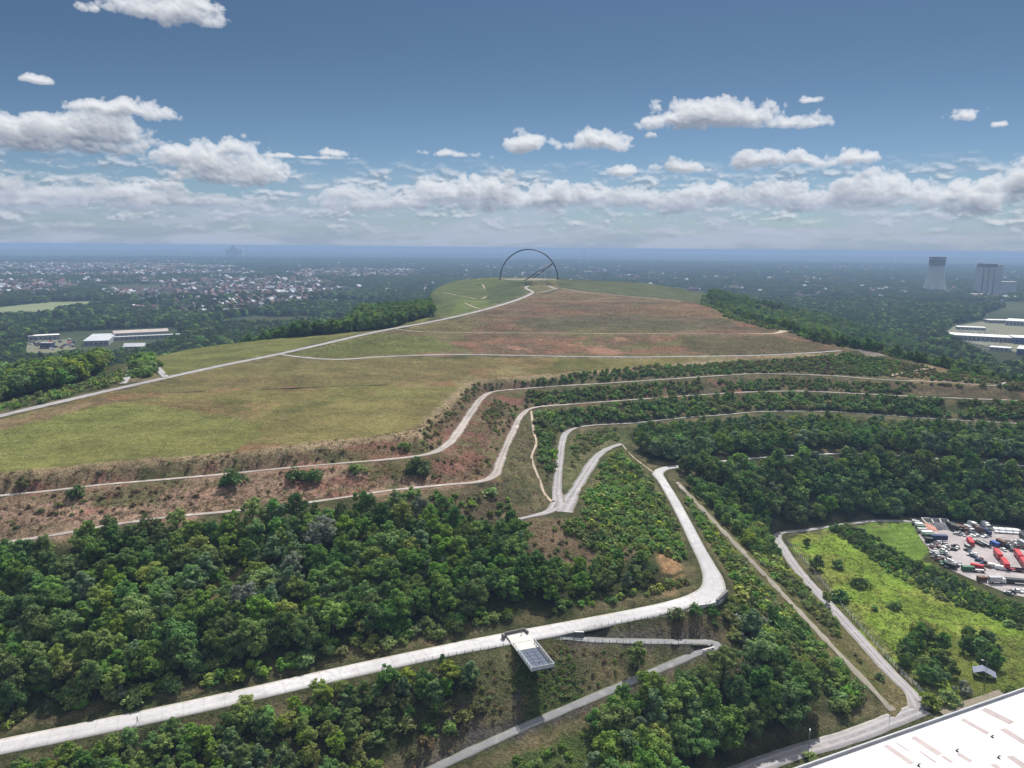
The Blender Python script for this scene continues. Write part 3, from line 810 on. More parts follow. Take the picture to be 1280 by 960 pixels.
TUFTS = [tuft_mesh('tuft', M['leaf_meadow'], _g), tuft_mesh('tuft', M['leaf_meadow'], _g, 22, .7), tuft_mesh('tuft', M['leaf_scrub'], _g, 24, .6), tuft_mesh('tuft', M['leaf_brown'], _g, 24, .6), tuft_mesh('tuft', M['leaf_scrub'], _g, 24, .8), tuft_mesh('tuft', M['leaf_heather'], _g, 26, .6)]
def far_tree_meshes():
    out = []; g = np.random.default_rng(13)
    for v in range(5):
        C, R = crown_clumps(g, 11, 9, .05, 'round')
        V, ti = leaf_cloud(C[::3], R[::3] * 1.35, 12, 1.25, g, .35)
        out.append(leaf_mesh('far_tree', V, ti, M['leaf_far'] if v < 4 else M['leaf_mid']))
    return out
FAR = far_tree_meshes()
def grove_meshes():
    out = []; g = np.random.default_rng(14)
    for v in range(4):
        k = 26; a = g.uniform(0, 6.28, k); r = np.sqrt(g.random(k)) * 34
        C = np.stack([r * np.cos(a), r * np.sin(a), g.uniform(4, 8, k)], 1); R = g.uniform(4.5, 7.5, k)
        V, ti = leaf_cloud(C, R, 22, 2.6, g, .4)
        out.append(leaf_mesh('grove', V, ti, M['leaf_far']))
    return out
GROVES = grove_meshes()

def stuff(name, X, idx, sc, protos, tilt=.0):
    """many plants nobody would count as one object: points that carry instances of a few meshes"""
    X = np.asarray(X, np.float32); n = len(X)
    if n == 0: return None
    col = bpy.data.collections.new(name + '_kinds')
    for i, pm in enumerate(protos):
        if isinstance(pm, tuple):
            ob = bpy.data.objects.new('%s_%02d' % (name, i), pm[0]); col.objects.link(ob)
        else:
            ob = bpy.data.objects.new('%s_%02d' % (name, i), pm); col.objects.link(ob)
    me = bpy.data.meshes.new(name); me.vertices.add(n); me.vertices.foreach_set('co', X.ravel())
    g = np.random.default_rng(n)
    rot = np.stack([g.normal(size=n) * tilt, g.normal(size=n) * tilt, g.uniform(0, 6.283, n)], 1).astype(np.float32)
    a = me.attributes.new('turn', 'FLOAT_VECTOR', 'POINT'); a.data.foreach_set('vector', rot.ravel())
    a = me.attributes.new('size', 'FLOAT_VECTOR', 'POINT'); a.data.foreach_set('vector', np.asarray(sc, np.float32).ravel())
    a = me.attributes.new('which', 'INT', 'POINT'); a.data.foreach_set('value', np.asarray(idx, np.int32))
    o = bpy.data.objects.new(name, me); link(o); tag(o, kind='stuff')
    ng = bpy.data.node_groups.new(name + '_spread', 'GeometryNodeTree')
    ng.interface.new_socket('Geometry', in_out='INPUT', socket_type='NodeSocketGeometry'); ng.interface.new_socket('Geometry', in_out='OUTPUT', socket_type='NodeSocketGeometry')
    t = NT(ng); gi = t.n('NodeGroupInput'); go = t.n('NodeGroupOutput')
    ci = t.N.new('GeometryNodeCollectionInfo'); ci.inputs['Collection'].default_value = col; ci.inputs['Separate Children'].default_value = True; ci.inputs['Reset Children'].default_value = True
    ip = t.N.new('GeometryNodeInstanceOnPoints'); ip.inputs['Pick Instance'].default_value = True
    def attr(nm, typ):
        nd = t.N.new('GeometryNodeInputNamedAttribute'); nd.data_type = typ; nd.inputs['Name'].default_value = nm
        return [s for s in nd.outputs if s.enabled][0]
    t.L.new(gi.outputs[0], ip.inputs['Points']); t.L.new(ci.outputs[0], ip.inputs['Instance'])
    t.L.new(attr('which', 'INT'), ip.inputs['Instance Index']); t.L.new(attr('turn', 'FLOAT_VECTOR'), ip.inputs['Rotation']); t.L.new(attr('size', 'FLOAT_VECTOR'), ip.inputs['Scale'])
    t.L.new(ip.outputs[0], go.inputs[0])
    md = o.modifiers.new('spread', 'NODES'); md.node_group = ng
    return o

def dilate(m, n):
    for _ in range(n):
        q = m.copy(); q[1:] |= m[:-1]; q[:-1] |= m[1:]; q[:, 1:] |= m[:, :-1]; q[:, :-1] |= m[:, 1:]; m = q
    return m
CLEAR = {0: PATHM & False, 1: PATHM, 2: dilate(PATHM, 1), 3: dilate(PATHM, 2)}
def is_clear(x, y, lv):
    i = np.clip(((x - GX0) / GH + .5).astype(int), 0, NX - 1); j = np.clip(((y - GY0) / GH + .5).astype(int), 0, NY - 1)
    return ~CLEAR[lv][j, i]
def scatter(world_poly, spacing, prob, g, noise=None):
    P = np.array([(p[0], p[1]) for p in world_poly]); lo = P.min(0); hi = P.max(0)
    nx = int((hi[0] - lo[0]) / spacing) + 2; ny = int((hi[1] - lo[1]) / spacing) + 2
    i, j = np.meshgrid(np.arange(nx), np.arange(ny))
    x = (lo[0] + (i + (j % 2) * .5 + g.uniform(-.42, .42, i.shape)) * spacing).ravel(); y = (lo[1] + (j + g.uniform(-.42, .42, i.shape)) * spacing).ravel()
    m = in_poly(x, y, [tuple(p) for p in P]) & (g.random(len(x)) < prob)
    if noise is not None:
        m &= fbm(x, y, noise[0], noise[2]) > noise[1]
    return x[m], y[m]
def gpoly(img):
    return [tuple(on_ground(*p)[:2]) for p in img]

TL = []   # trees: x, y, h, kind, zone
SL = []   # shrubs
_vg = np.random.default_rng(99)
def grow(L, zone, poly, spacing, hr, kinds, prob=1.0, clear=2, noise=None, world=False, avoid=()):
    wp = poly if world else gpoly(poly)
    x, y = scatter(wp, spacing, prob, _vg, noise)
    ok = is_clear(x, y, clear)
    for av in avoid:
        ok &= ~in_poly(x, y, gpoly(av))
    x = x[ok]; y = y[ok]
    kk = list(kinds); w = np.array([kinds[k] for k in kk], float); w /= w.sum()
    # patches of one kind rather than an even mix
    pn = fbm(x, y, 28, 77 + len(L) % 5) + _vg.normal(size=len(x)) * .12
    order = np.argsort(np.argsort(pn)) / max(1, len(x))
    ki = np.searchsorted(np.cumsum(w), order, side='right').clip(0, len(kk) - 1)
    h = hr[0] + (hr[1] - hr[0]) * np.clip(.5 * fbm(x, y, 40, 55) + .5 * _vg.random(len(x)) + .12 * _vg.normal(size=len(x)), 0, 1)
    for a, b, c, d in zip(x, y, h, ki): L.append((a, b, c, kk[d], zone))

WOOD = {'dark': 5, 'mid': 4, 'bright': 1.3, 'blue': 1.2, 'silver': .15}
# wood over the concrete road
grow(TL, 'upper', [(-160,928),(0,897),(100,878),(200,855),(300,834),(400,812),(500,789),(600,770),(640,763),(700,755),(680,725),(655,700),(645,668),(630,655),(590,650),(540,650),(500,640),(440,644),(350,652),(250,668),(130,682),(30,698),(-160,735)], 5.3, (5.5, 11.5), WOOD, .97, 3,
     avoid=[[(245,768),(262,720),(298,705),(305,722),(280,765)], [(540,660),(570,640),(640,650),(645,668),(600,672)]])
grow(TL, 'upper', [(690,758),(760,740),(830,730),(856,735),(880,720),(860,700),(820,700),(770,705),(700,715),(660,705)], 4.2, (4, 7.5), {'mid': 4, 'bright': 2, 'dark': 3, 'blue': 1}, .92, 3, avoid=[[(812,690),(850,700),(860,745),(825,748)]])
grow(SL, 'upper', [(-160,952),(0,920),(100,901),(200,879),(300,858),(400,836),(500,814),(580,797),(632,788),(640,768),(600,776),(500,794),(400,816),(300,838),(200,858),(100,880),(0,898),(-160,932)], 2.5, (1.0, 3.4), {'mid': 4, 'bright': 3.5, 'scrub': 2, 'silver': .4}, .62, 2)
grow(SL, 'upper', [(690,772),(760,757),(840,742),(870,728),(850,728),(760,742),(690,757)], 2.6, (.8, 2.6), {'mid': 4, 'bright': 3, 'scrub': 2}, .6, 2)
grow(SL, 'lower', [(-160,978),(0,950),(100,931),(200,910),(300,888),(400,865),(470,850),(560,832),(640,815),(640,822),(560,842),(400,880),(200,926),(0,968),(-160,1000)], 2.3, (.7, 2.4), {'bright': 4, 'scrub': 4, 'mid': 2}, .65, 2)
grow(SL, 'upper', [(-160,928),(0,897),(200,855),(400,812),(600,770),(640,763),(680,725),(655,700),(640,660),(540,655),(440,650),(250,674),(0,710),(-160,740)], 4.0, (1.8, 4.2), {'mid': 5, 'bright': 2.5, 'dark': 2}, .6, 2)
# slope below the road
grow(TL, 'lower', [(-160,1010),(0,965),(100,945),(200,922),(300,898),(400,876),(470,858),(560,836),(600,846),(590,868),(540,880),(470,905),(440,960),(430,1040),(-160,1250)], 3.7, (3, 7), {'mid': 4, 'bright': 3, 'dark': 2.5, 'blue': 1}, .93, 2)
grow(SL, 'lower', [(440,1040),(440,930),(500,895),(560,880),(600,870),(640,870),(620,905),(560,940),(500,1000)], 3.6, (1.2, 3.2), {'mid': 3, 'scrub': 4, 'brown': 1}, .4, 2)
# wood at the foot, right of the asphalt path
grow(TL, 'foot', [(725,1030),(735,975),(758,922),(795,894),(850,872),(905,848),(948,836),(990,862),(1030,880),(1066,905),(1050,922),(1000,937),(960,950),(930,985),(880,1030)], 5.4, (8.5, 13.5), {'dark': 4, 'mid': 5, 'bright': 1.2, 'blue': 1}, .97, 2)
grow(SL, 'foot', [(560,1010),(640,955),(720,912),(760,890),(750,930),(740,1010)], 3.4, (.8, 2.2), {'mid': 3, 'bright': 2, 'scrub': 3}, .55, 2)
# slope between the hairpin and the straight track
grow(SL, 'hairpin', [(908,752),(896,710),(882,680),(862,645),(846,612),(858,625),(900,672),(950,730),(1010,790),(1085,868),(1060,902),(1030,868),(985,838),(945,808),(915,800),(905,780)], 2.7, (1.3, 3.6), {'mid': 4, 'bright': 2.2, 'scrub': 2, 'dark': 1.5, 'silver': .2}, .93, 2)
grow(TL, 'hairpin', [(910,770),(950,760),(1000,800),(1050,860),(1030,865),(960,815)], 8, (3.5, 6), {'mid': 4, 'dark': 2, 'bright': 2}, .5, 2)
grow(SL, 'hairpin', [(800,790),(850,776),(905,764),(905,800),(800,800)], 3.0, (.8, 2.6), {'mid': 3, 'scrub': 3, 'bright': 1}, .5, 2)
grow(SL, 'lower', [(-160,1010),(0,962),(200,920),(400,874),(560,836),(600,846),(570,890),(480,930),(430,1040),(-160,1250)], 3.2, (1.0, 3.2), {'mid': 4, 'bright': 3, 'scrub': 3}, .6, 2)
grow(SL, 'platform', [(700,800),(800,806),(850,808),(870,812),(840,830),(760,862),(690,893),(655,905),(645,850)], 2.6, (.4, 1.1), {'scrub': 3, 'brown': 2, 'mid': 1}, .5, 1)
grow(SL, 'platform', [(638,815),(645,835),(662,900),(735,868),(706,802),(690,835),(664,845)], 1.5, (.35, .8), {'mid': 5, 'dark': 4}, .9, 1)
grow(SL, 'platform', [(470,940),(560,850),(640,815),(652,840),(640,905),(560,945)], 2.6, (.4, 1.2), {'scrub': 3, 'brown': 3, 'mid': 1}, .5, 1)
# strip between the straight track and the long path
grow(TL, 'strip', [(850,600),(905,620),(965,650),(972,672),(975,700),(950,700),(905,655),(862,612)], 4.6, (4, 8), {'dark': 4, 'mid': 4, 'bright': 1}, .9, 2)
grow(SL, 'strip', [(905,650),(965,680),(1000,722),(1060,790),(1040,800),(985,745),(940,700)], 2.8, (1, 3), {'mid': 3, 'scrub': 3, 'bright': 2}, .8, 2)
grow(SL, 'strip', [(1000,730),(1075,802),(1140,868),(1110,876),(1060,822),(1000,760)], 4.5, (.5, 1.6), {'scrub': 3, 'brown': 2, 'mid': 1}, .35, 2)
# young growth between ramp and concrete road
grow(SL, 'ramp', [(770,562),(800,590),(815,605),(846,655),(862,690),(850,700),(815,690),(790,690),(740,690),(700,660),(706,645),(745,590)], 2.6, (1.0, 3.4), {'mid': 5, 'bright': 2.5, 'dark': 2, 'scrub': 1}, .92, 2)
grow(SL, 'ramp', [(650,655),(700,650),(790,690),(800,700),(740,712),(680,705)], 3.2, (.6, 1.8), {'scrub': 4, 'brown': 3, 'mid': 2}, .6, 1)
grow(SL, 'ramp', [(709,618),(708,545),(770,536),(776,552),(748,566),(722,605)], 2.8, (.7, 1.9), {'scrub': 4, 'mid': 3}, .7, 2)
# dark wood on the right slope
grow(TL, 'slope', [(785,545),(860,536),(1000,527),(1150,533),(1300,542),(1420,550),(1420,575),(1300,568),(1150,556),(1000,556),(870,566),(800,560)], 4.4, (4.5, 8), {'dark': 6, 'mid': 2, 'blue': 3, 'bright': .4}, .95, 1)
grow(TL, 'slope', [(800,561),(870,567),(1000,557),(1150,557),(1300,569),(1420,576),(1420,668),(1280,660),(1100,648),(1040,654),(990,657),(940,640),(880,600),(850,588),(800,566)], 5.2, (8, 12.5), {'dark': 6, 'mid': 2.5, 'blue': 3, 'bright': .3}, .97, 2)
# terraces
grow(SL, 'terrace', [(668,516),(760,507),(860,500),(940,494),(1000,493),(1130,499),(1300,505),(1420,510),(1420,534),(1300,526),(1140,518),(1000,511),(940,512),(800,526),(735,528),(706,536),(690,600),(672,560)], 3.3, (1.6, 4.2), {'dark': 5, 'mid': 4, 'scrub': 3}, .95, 1, noise=(30, .27, 5))
grow(SL, 'terrace', [(668,518),(700,528),(692,600),(686,632),(672,600)], 2.6, (.6, 1.8), {'scrub': 4, 'mid': 3}, .65, 1)
grow(SL, 'terrace', [(660,490),(760,484),(880,476),(990,473),(1100,479),(1200,483),(1300,492),(1400,498),(1400,504),(1130,493),(1000,486),(870,491),(720,502),(665,507),(640,520),(630,545)], 2.8, (.8, 2.8), {'dark': 3, 'mid': 4, 'scrub': 5, 'brown': 1}, .95, 1, noise=(26, .28, 6))
grow(SL, 'terrace', [(612,488),(640,482),(760,476),(880,468),(990,464),(1110,470),(1220,478),(1160,460),(1060,443),(920,452),(850,457),(720,467),(594,479)], 2.8, (.8, 2.6), {'dark': 3, 'mid': 4, 'scrub': 5, 'brown': 1}, .95, 1, noise=(24, .27, 8))
grow(SL, 'terrace', [(618,500),(650,510),(628,560),(612,600),(566,572),(580,550)], 2.4, (.5, 1.8), {'scrub': 4, 'mid': 2, 'brown': 4}, .7, 1, noise=(16, .42, 11))
grow(SL, 'terrace', [(520,542),(560,506),(590,480),(605,488),(588,515),(556,556),(530,566)], 2.4, (.5, 1.8), {'scrub': 4, 'mid': 2, 'brown': 4}, .65, 1, noise=(16, .42, 12))
grow(SL, 'terrace', [(-160,640),(0,622),(300,594),(535,572),(606,582),(606,602),(490,612),(280,640),(0,680),(-160,700)], 3.4, (.4, 1.5), {'scrub': 3, 'brown': 6, 'dark': .6}, .4, 1, noise=(20, .50, 10))
grow(SL, 'terrace', [(-160,620),(0,598),(300,570),(515,544),(540,566),(300,592),(0,618)], 3, (.4, 1.5), {'scrub': 4, 'brown': 6, 'mid': 1}, .38, 1, noise=(18, .45, 9))
grow(SL, 'terrace', [(500,618),(600,608),(640,628),(650,648),(600,650),(520,645)], 3.4, (.8, 3.2), {'scrub': 3, 'mid': 4, 'dark': 2}, .6, 2)
# hedge between the meadows and round the yard
grow(TL, 'hedge', [(1040,664),(1062,660),(1130,700),(1185,722),(1230,748),(1290,770),(1290,785),(1240,770),(1180,745),(1120,715)], 2.9, (2.0, 4.6), {'mid': 4, 'dark': 3, 'blue': 2}, .93, 0)
grow(SL, 'hedge', [(1036,662),(1064,656),(1130,696),(1185,718),(1232,744),(1292,766),(1292,792),(1240,776),(1176,750),(1112,716)], 2.4, (.8, 2.4), {'mid': 4, 'scrub': 2, 'bright': 2, 'dark': 1}, .7, 0)
# trees in the meadow by the white roof
grow(TL, 'meadow', [(1118,806),(1150,790),(1180,806),(1196,850),(1178,868),(1150,860),(1125,838)], 4.6, (4.2, 7.5), {'dark': 5, 'mid': 3, 'bright': 1}, .95, 2)
grow(TL, 'meadow', [(1205,800),(1235,802),(1256,830),(1250,846),(1225,838),(1206,822)], 4.6, (4.5, 7.5), {'dark': 5, 'mid': 2}, .95, 0)
# shrubs along the service road beside the hall
grow(SL, 'roof', [(960,962),(1040,935),(1090,920),(1130,905),(1165,893),(1180,905),(1100,930),(1000,965)], 2.3, (.7, 2.6), {'mid': 4, 'bright': 1, 'scrub': 2, 'dark': 1}, .8, 1)
# left wood behind the hilltop road
grow(TL, 'left', [(-440,290),(-268,325),(-262,372),(-256,400),(-250,425),(-250,470),(-268,512),(-300,560),(-380,600),(-480,540)], 5.6, (9, 14), {'dark': 4, 'mid': 5, 'bright': 1.5}, .97, 1, world=True)
grow(SL, 'left', [(-255,340),(-232,372),(-215,420),(-222,470),(-240,470),(-243,425),(-252,372)], 4, (1, 3.2), {'mid': 3, 'scrub': 2, 'bright': 2}, .7, 2, world=True)
grow(SL, 'left', [(166,470),(168,452),(178,443),(190,447),(196,460),(190,472)], 4, (2.5, 5.5), {'mid': 4, 'dark': 3}, .95, 1)
# far flanks
grow(TL, 'flank', [(245,625),(275,585),(300,545),(345,515),(440,480),(450,560),(420,640),(450,780),(540,900),(620,1000),(620,1150),(540,1320),(430,1420),(330,1300),(290,1160),(262,1010),(235,860),(228,740)], 6.6, (5, 11), {'dark': 5, 'mid': 3.5, 'blue': 1, 'bright': .5}, .96, 1, world=True, noise=(45, .36, 15))
grow(SL, 'flank', [(215,690),(240,625),(275,585),(300,560),(320,620),(300,800),(300,1000),(310,1160),(285,1180),(240,1000),(222,860),(205,760)], 4.5, (1, 3.6), {'dark': 3, 'mid': 4, 'scrub': 3}, .8, 1, world=True, noise=(30, .42, 16))
grow(TL, 'mound', [(-108,655),(-76,735),(-84,800),(-95,880),(-115,980),(-135,1100),(-220,1250),(-280,1100),(-290,800),(-260,640),(-170,612)], 6.2, (8, 14), {'dark': 6, 'mid': 2.5}, .96, 1, world=True)
# lone trees and bushes that the photo shows one by one: px, py of the foot, height, kind, shrub?, words
LONE = [
 (404,690,11,'silver',0,'silvery white tree standing out among the dark trees below the terrace path'),
 (525,650,8,'silver',0,'pale silvery tree at the top edge of the wood below the terrace path'),
 (797,836,7.5,'mid',0,'lone round tree on the stony slope between the two asphalt path legs'),
 (937,800,9.5,'blue',0,'big rounded grey green tree just below the hairpin corner'),
 (870,768,3.2,'mid',1,'bush under the edge of the concrete road before the hairpin'),
 (845,772,3.0,'scrub',1,'low yellowish bush under the road edge left of the hairpin'),
 (890,769,2.6,'dark',1,'dark bush directly below the concrete corner wall'),
 (1020,712,6.5,'dark',0,'slim dark tree by the long path at the meadow edge'),
 (1008,684,4.2,'dark',0,'small tree at the top corner of the bright meadow'),
 (1049,752,4.4,'dark',1,'dark round bush on the meadow close to the long path'),
 (1076,733,4.6,'dark',1,'dark bush standing alone in the middle of the meadow'),
 (1047,711,4.0,'mid',1,'thin bush in the upper part of the meadow'),
 (1118,760,3.4,'mid',1,'small bush in the meadow right of the lone dark bush'),
 (1094,763,2.0,'mid',1,'tiny bush low in the grass of the meadow'),
 (1140,718,3.4,'dark',1,'upright bush on the small upper meadow by the yard'),
 (1033,756,5,'mid',0,'roadside tree leaning over the long path beside the meadow'),
 (1155,792,5,'scrub',1,'greyish bush above the dark tree clump in the meadow'),
 (1202,866,3.8,'silver',1,'grey silvery bush in front of the paved forecourt'),
 (1100,850,2.4,'dark',1,'round dark bush on the dry grass between track and path'),
 (1075,828,1.5,'scrub',1,'small tuft of bush on the dry grass above the round bush'),
 (1185,880,4.2,'bright',1,'fresh green bush beside the paved forecourt'),
 (1160,884,4.2,'bright',1,'light green bush where the long path meets the service road'),
 (292,606,5.6,'dark',1,'dark bush clump on the bank under the upper terrace path'),
 (372,600,4.6,'dark',1,'dark bush near the middle of the reddish terrace bank'),
 (392,601,5.0,'dark',1,'tall dark bush on the reddish terrace bank'),
 (94,622,4.4,'dark',1,'wide dark bush beside the upper terrace path on the left bank'),
 (524,592,6.5,'dark',1,'large dark bush right under the bend of the upper path'),
 (448,590,3.6,'mid',1,'bush on the reddish bank before the bend'),
 (505,560,3.2,'mid',1,'bush on the slope under the corner of the field'),
 (30,609,3.2,'scrub',1,'low bush at the left end of the upper bank'),
 (1262,868,3.0,'bright',1,'bright bush near the corner of the white roof'),
 (480,905,3.4,'dark',1,'dark bush at the lower edge of the stony slope'),
]
LONE3 = [(on_ground(p[0], p[1]), p) for p in LONE]
def far_from_lone(L, r):
    out = []
    P = np.array([(q.x, q.y) for q, _ in LONE3])
    for t in L:
        if np.min((P[:, 0] - t[0]) ** 2 + (P[:, 1] - t[1]) ** 2) > r * r: out.append(t)
    return out
TL = far_from_lone(TL, 5.5); SL = far_from_lone(SL, 2.6)

def sight(L):
    A = np.array([(t[0], t[1]) for t in L]); z = hz(A[:, 0], A[:, 1])
    h = np.array([t[2] for t in L])
    px, py, dist = proj(np.column_stack([A, z + h * .6]))
    vis = (px > -6) & (px < 1286) & (py > 250) & (py < 968)
    return z, px, py, dist, np.where(vis, h / dist, 0)
ZONES = {
 'upper': ('above the concrete road', 'trees of the wood above the concrete road', [((650,790),'the viewing platform'), ((404,680),'the silvery tree'), ((172,900),'the walker on the road'), ((280,740),'the bare gap in the wood'), ((700,640),'the gravel junction'), ((20,700),'the lower terrace path\'s left end'), ((850,740),'the orange bare patch'), ((20,900),'the left end of the road')]),
 'lower': ('below the concrete road', 'small trees on the slope below the concrete road', [((650,830),'the viewing platform'), ((172,920),'the walker on the road'), ((480,930),'the stony slope'), ((20,940),'the left end of the road'), ((300,880),'the road edge midway')]),
 'foot': ('in the foot wood', 'trees of the wood under the asphalt path', [((895,810),'the asphalt path bend'), ((1013,950),'the street lamp by the road'), ((760,950),'the grassy slope'), ((1050,900),'the straight track')]),
 'hairpin': ('below the hairpin', 'plants on the slope below the hairpin', [((905,750),'the concrete corner wall'), ((1090,870),'the service road'), ((850,610),'the top of the straight track'), ((940,790),'the big rounded tree')]),
 'platform': ('on the stony slope', 'low plants beside the viewing platform', [((650,840),'the platform'), ((800,830),'the lone round tree'), ((560,880),'the stony slope foot')]),
 'strip': ('beside the long path', 'plants between the straight track and the long path', [((975,672),'the bend of the long path'), ((1140,880),'the service road'), ((850,610),'the top of the straight track')]),
 'ramp': ('below the ramp path', 'young growth between ramp path and concrete road', [((700,640),'the gravel junction'), ((822,592),'the upper bend of the road'), ((850,700),'the orange bare patch'), ((770,560),'the top of the ramp')]),
 'slope': ('in the right dark wood', 'trees of the dark wood on the right slope', [((835,590),'the upper bend of the road'), ((1040,660),'the top of the meadow'), ((1200,660),'the lorry yard'), ((900,520),'the third terrace path')]),
 'terrace': ('on the terraced banks', 'bushes on the terraced banks', [((612,490),'the bend of the upper path'), ((620,600),'the lower bend'), ((300,590),'the reddish bank'), ((1170,460),'the tan bare corner'), ((900,480),'the middle of the terraces')]),
 'hedge': ('in the meadow hedge', 'small trees of the hedge between the meadows', [((1050,660),'the top of the hedge'), ((1180,730),'the corner of the lorry yard'), ((1270,770),'the far end of the hedge')]),
 'meadow': ('in the meadow clumps', 'trees in the clumps on the meadow', [((1230,845),'the grey shelter'), ((1120,840),'the long path'), ((1180,870),'the forecourt')]),
 'roof': ('along the white hall', 'shrubs along the white hall', [((1160,890),'the forecourt'), ((1013,950),'the street lamp'), ((1090,920),'the road bend')]),
 'left': ('behind the hilltop road', 'trees of the wood behind the hilltop road', [((160,470),'the gravel spur'), ((10,500),'the left end of the hilltop road')]),
 'flank': ('on the wooded far flank', 'trees on the wooded far flank', [((1058,434),'the gravel clearing'), ((900,370),'the summit')]),
 'mound': ('in the wood beside the green mound', 'trees beside the green mound', [((560,385),'the green mound')]),
}
for _z in ZONES.values():
    for _i, (p, n) in enumerate(_z[2]): _z[2][_i] = (on_ground(*p), n)
RANK = ['nearest', 'second nearest', 'third nearest', 'fourth nearest', 'fifth nearest', 'sixth nearest', 'seventh nearest', 'eighth nearest', 'ninth nearest', 'tenth nearest', 'eleventh nearest', 'twelfth nearest']
LOOK = {'dark': 'dark green', 'mid': 'mid green', 'bright': 'light green', 'blue': 'bluish green', 'silver': 'silvery', 'scrub': 'olive', 'brown': 'dry brown'}
def plant_labels(items, noun, lim):
    """labels by look and by how near each stands to a landmark of its part of the hill"""
    keys = {}
    for i, (x, y, h, kd, zn) in enumerate(items):
        lm = min(range(len(ZONES[zn][2])), key=lambda k: (ZONES[zn][2][k][0].x - x) ** 2 + (ZONES[zn][2][k][0].y - y) ** 2)
        size = 'small' if h < lim[0] else ('tall' if h > lim[1] else 'medium')
        keys.setdefault((zn, kd, size, lm), []).append(i)
    out = [None] * len(items)
    for (zn, kd, size, lm), ids in keys.items():
        q, nm = ZONES[zn][2][lm]
        ids.sort(key=lambda i: (q.x - items[i][0]) ** 2 + (q.y - items[i][1]) ** 2)
        for r, i in enumerate(ids):
            if r < len(RANK): out[i] = '%s %s %s %s to %s, %s' % (RANK[r], size, LOOK[kd], noun, nm, ZONES[zn][0])
            else: out[i] = '%s %s %s farther from %s, %s' % (size, LOOK[kd], noun, nm, ZONES[zn][0])
    res = []
    for i, s in enumerate(out):
        w = s.split()
        if len(w) > 16: s = s.split(',')[0]
        res.append(s)
    return res

def plant_trees():
    z, px, py, dist, size = sight(TL)
    n_ind = 300 - sum(1 for p in LONE if not p[4])
    order = np.argsort(-size)[:n_ind]
    ind = [int(i) for i in order if size[i] > 0]
    lab = plant_labels([TL[i] for i in ind], 'tree', (5.5, 9.5))
    g = np.random.default_rng(3)
    first = {}
    def put(x, y, zz, h, kd, label, group):
        v = int(g.integers(len(TREES[kd]))); cr, tk, _ = TREES[kd][v]
        s = h / 10.0
        key = (kd, v)
        if key not in first:
            r = empty('broadleaf_tree', (x, y, zz))
            link(bpy.data.objects.new('trunk', tk), r); link(bpy.data.objects.new('crown', cr), r)
            first[key] = r
        else:
            r = copy_tree(first[key], (x, y, zz))
        r.rotation_euler = (g.normal() * .03, g.normal() * .03, g.uniform(0, 6.28)); ws = s * g.uniform(.9, 1.2); r.scale = (ws, ws, s)
        tag(r, label, 'tree', group)
    for i, lb in zip(ind, lab):
        x, y, h, kd, zn = TL[i]; put(x, y, float(z[i]), h, kd, lb, ZONES[zn][1])
    for q, p in LONE3:
        if not p[4]: put(q.x, q.y, q.z, p[2], p[3], p[5], None)
    rest = np.setdiff1d(np.arange(len(TL)), np.array(ind))
    # the rest of the woods, nearer ones with the fine crowns
    protos = []; index = {}
    for kd in TREES:
        for v, (cr, tk, lo) in enumerate(TREES[kd]):
            for det, me in ((0, cr), (1, lo)):
                index[(kd, v, det)] = len(protos); protos.append(me)
    X = []; I = []; S = []
    for i in rest:
        x, y, h, kd, zn = TL[i]
        v = int(g.integers(len(TREES[kd]))); det = 0 if dist[i] < 330 else 1
        s = h / 10; ws = s * g.uniform(.9, 1.2)
        X.append((x, y, z[i] - .1)); I.append(index[(kd, v, det)]); S.append((ws, ws, s))
    stuff('woodland', X, I, S, protos, .03)
    print('trees', len(TL), 'individual', len(ind))

def plant_shrubs():
    z, px, py, dist, size = sight(SL)
    n_ind = 300 - sum(1 for p in LONE if p[4])
    ind = [int(i) for i in np.argsort(-size)[:n_ind] if size[i] > 0]
    lab = plant_labels([SL[i] for i in ind], 'shrub', (1.8, 3.2))
    g = np.random.default_rng(4)
    def put(x, y, zz, h, kd, label, group):
        me = SHRUBS[kd][int(g.integers(len(SHRUBS[kd])))][0]
        o = bpy.data.objects.new('shrub', me); link(o); o.location = (x, y, zz)
        s = h / 1.15; w = s * g.uniform(.85, 1.25); o.scale = (w, w, s); o.rotation_euler = (0, 0, g.uniform(0, 6.28))
        tag(o, label, 'shrub', group)
    for i, lb in zip(ind, lab):
        x, y, h, kd, zn = SL[i]; put(x, y, float(z[i]) - .05, h, kd, lb, ZONES[zn][1])
    for q, p in LONE3:
        if p[4]:
            kd = p[3] if p[3] in SHRUBS else 'mid'
            put(q.x, q.y, q.z - .05, p[2], kd, p[5], None)
    rest = np.setdiff1d(np.arange(len(SL)), np.array(ind))
    protos = []; index = {}
    for kd in SHRUBS:
        for v, (a, b) in enumerate(SHRUBS[kd]):
            for det, me in ((0, a), (1, b)):
                index[(kd, v, det)] = len(protos); protos.append(me)
    X = []; I = []; S = []
    for i in rest:
        x, y, h, kd, zn = SL[i]; v = int(g.integers(len(SHRUBS[kd]))); det = 0 if dist[i] < 260 else 1
        s = h / 1.15; w = s * g.uniform(.85, 1.3)
        X.append((x, y, z[i] - .05)); I.append(index[(kd, v, det)]); S.append((w, w, s))
    stuff('scrub', X, I, S, protos, .05)
    print('shrubs', len(SL))

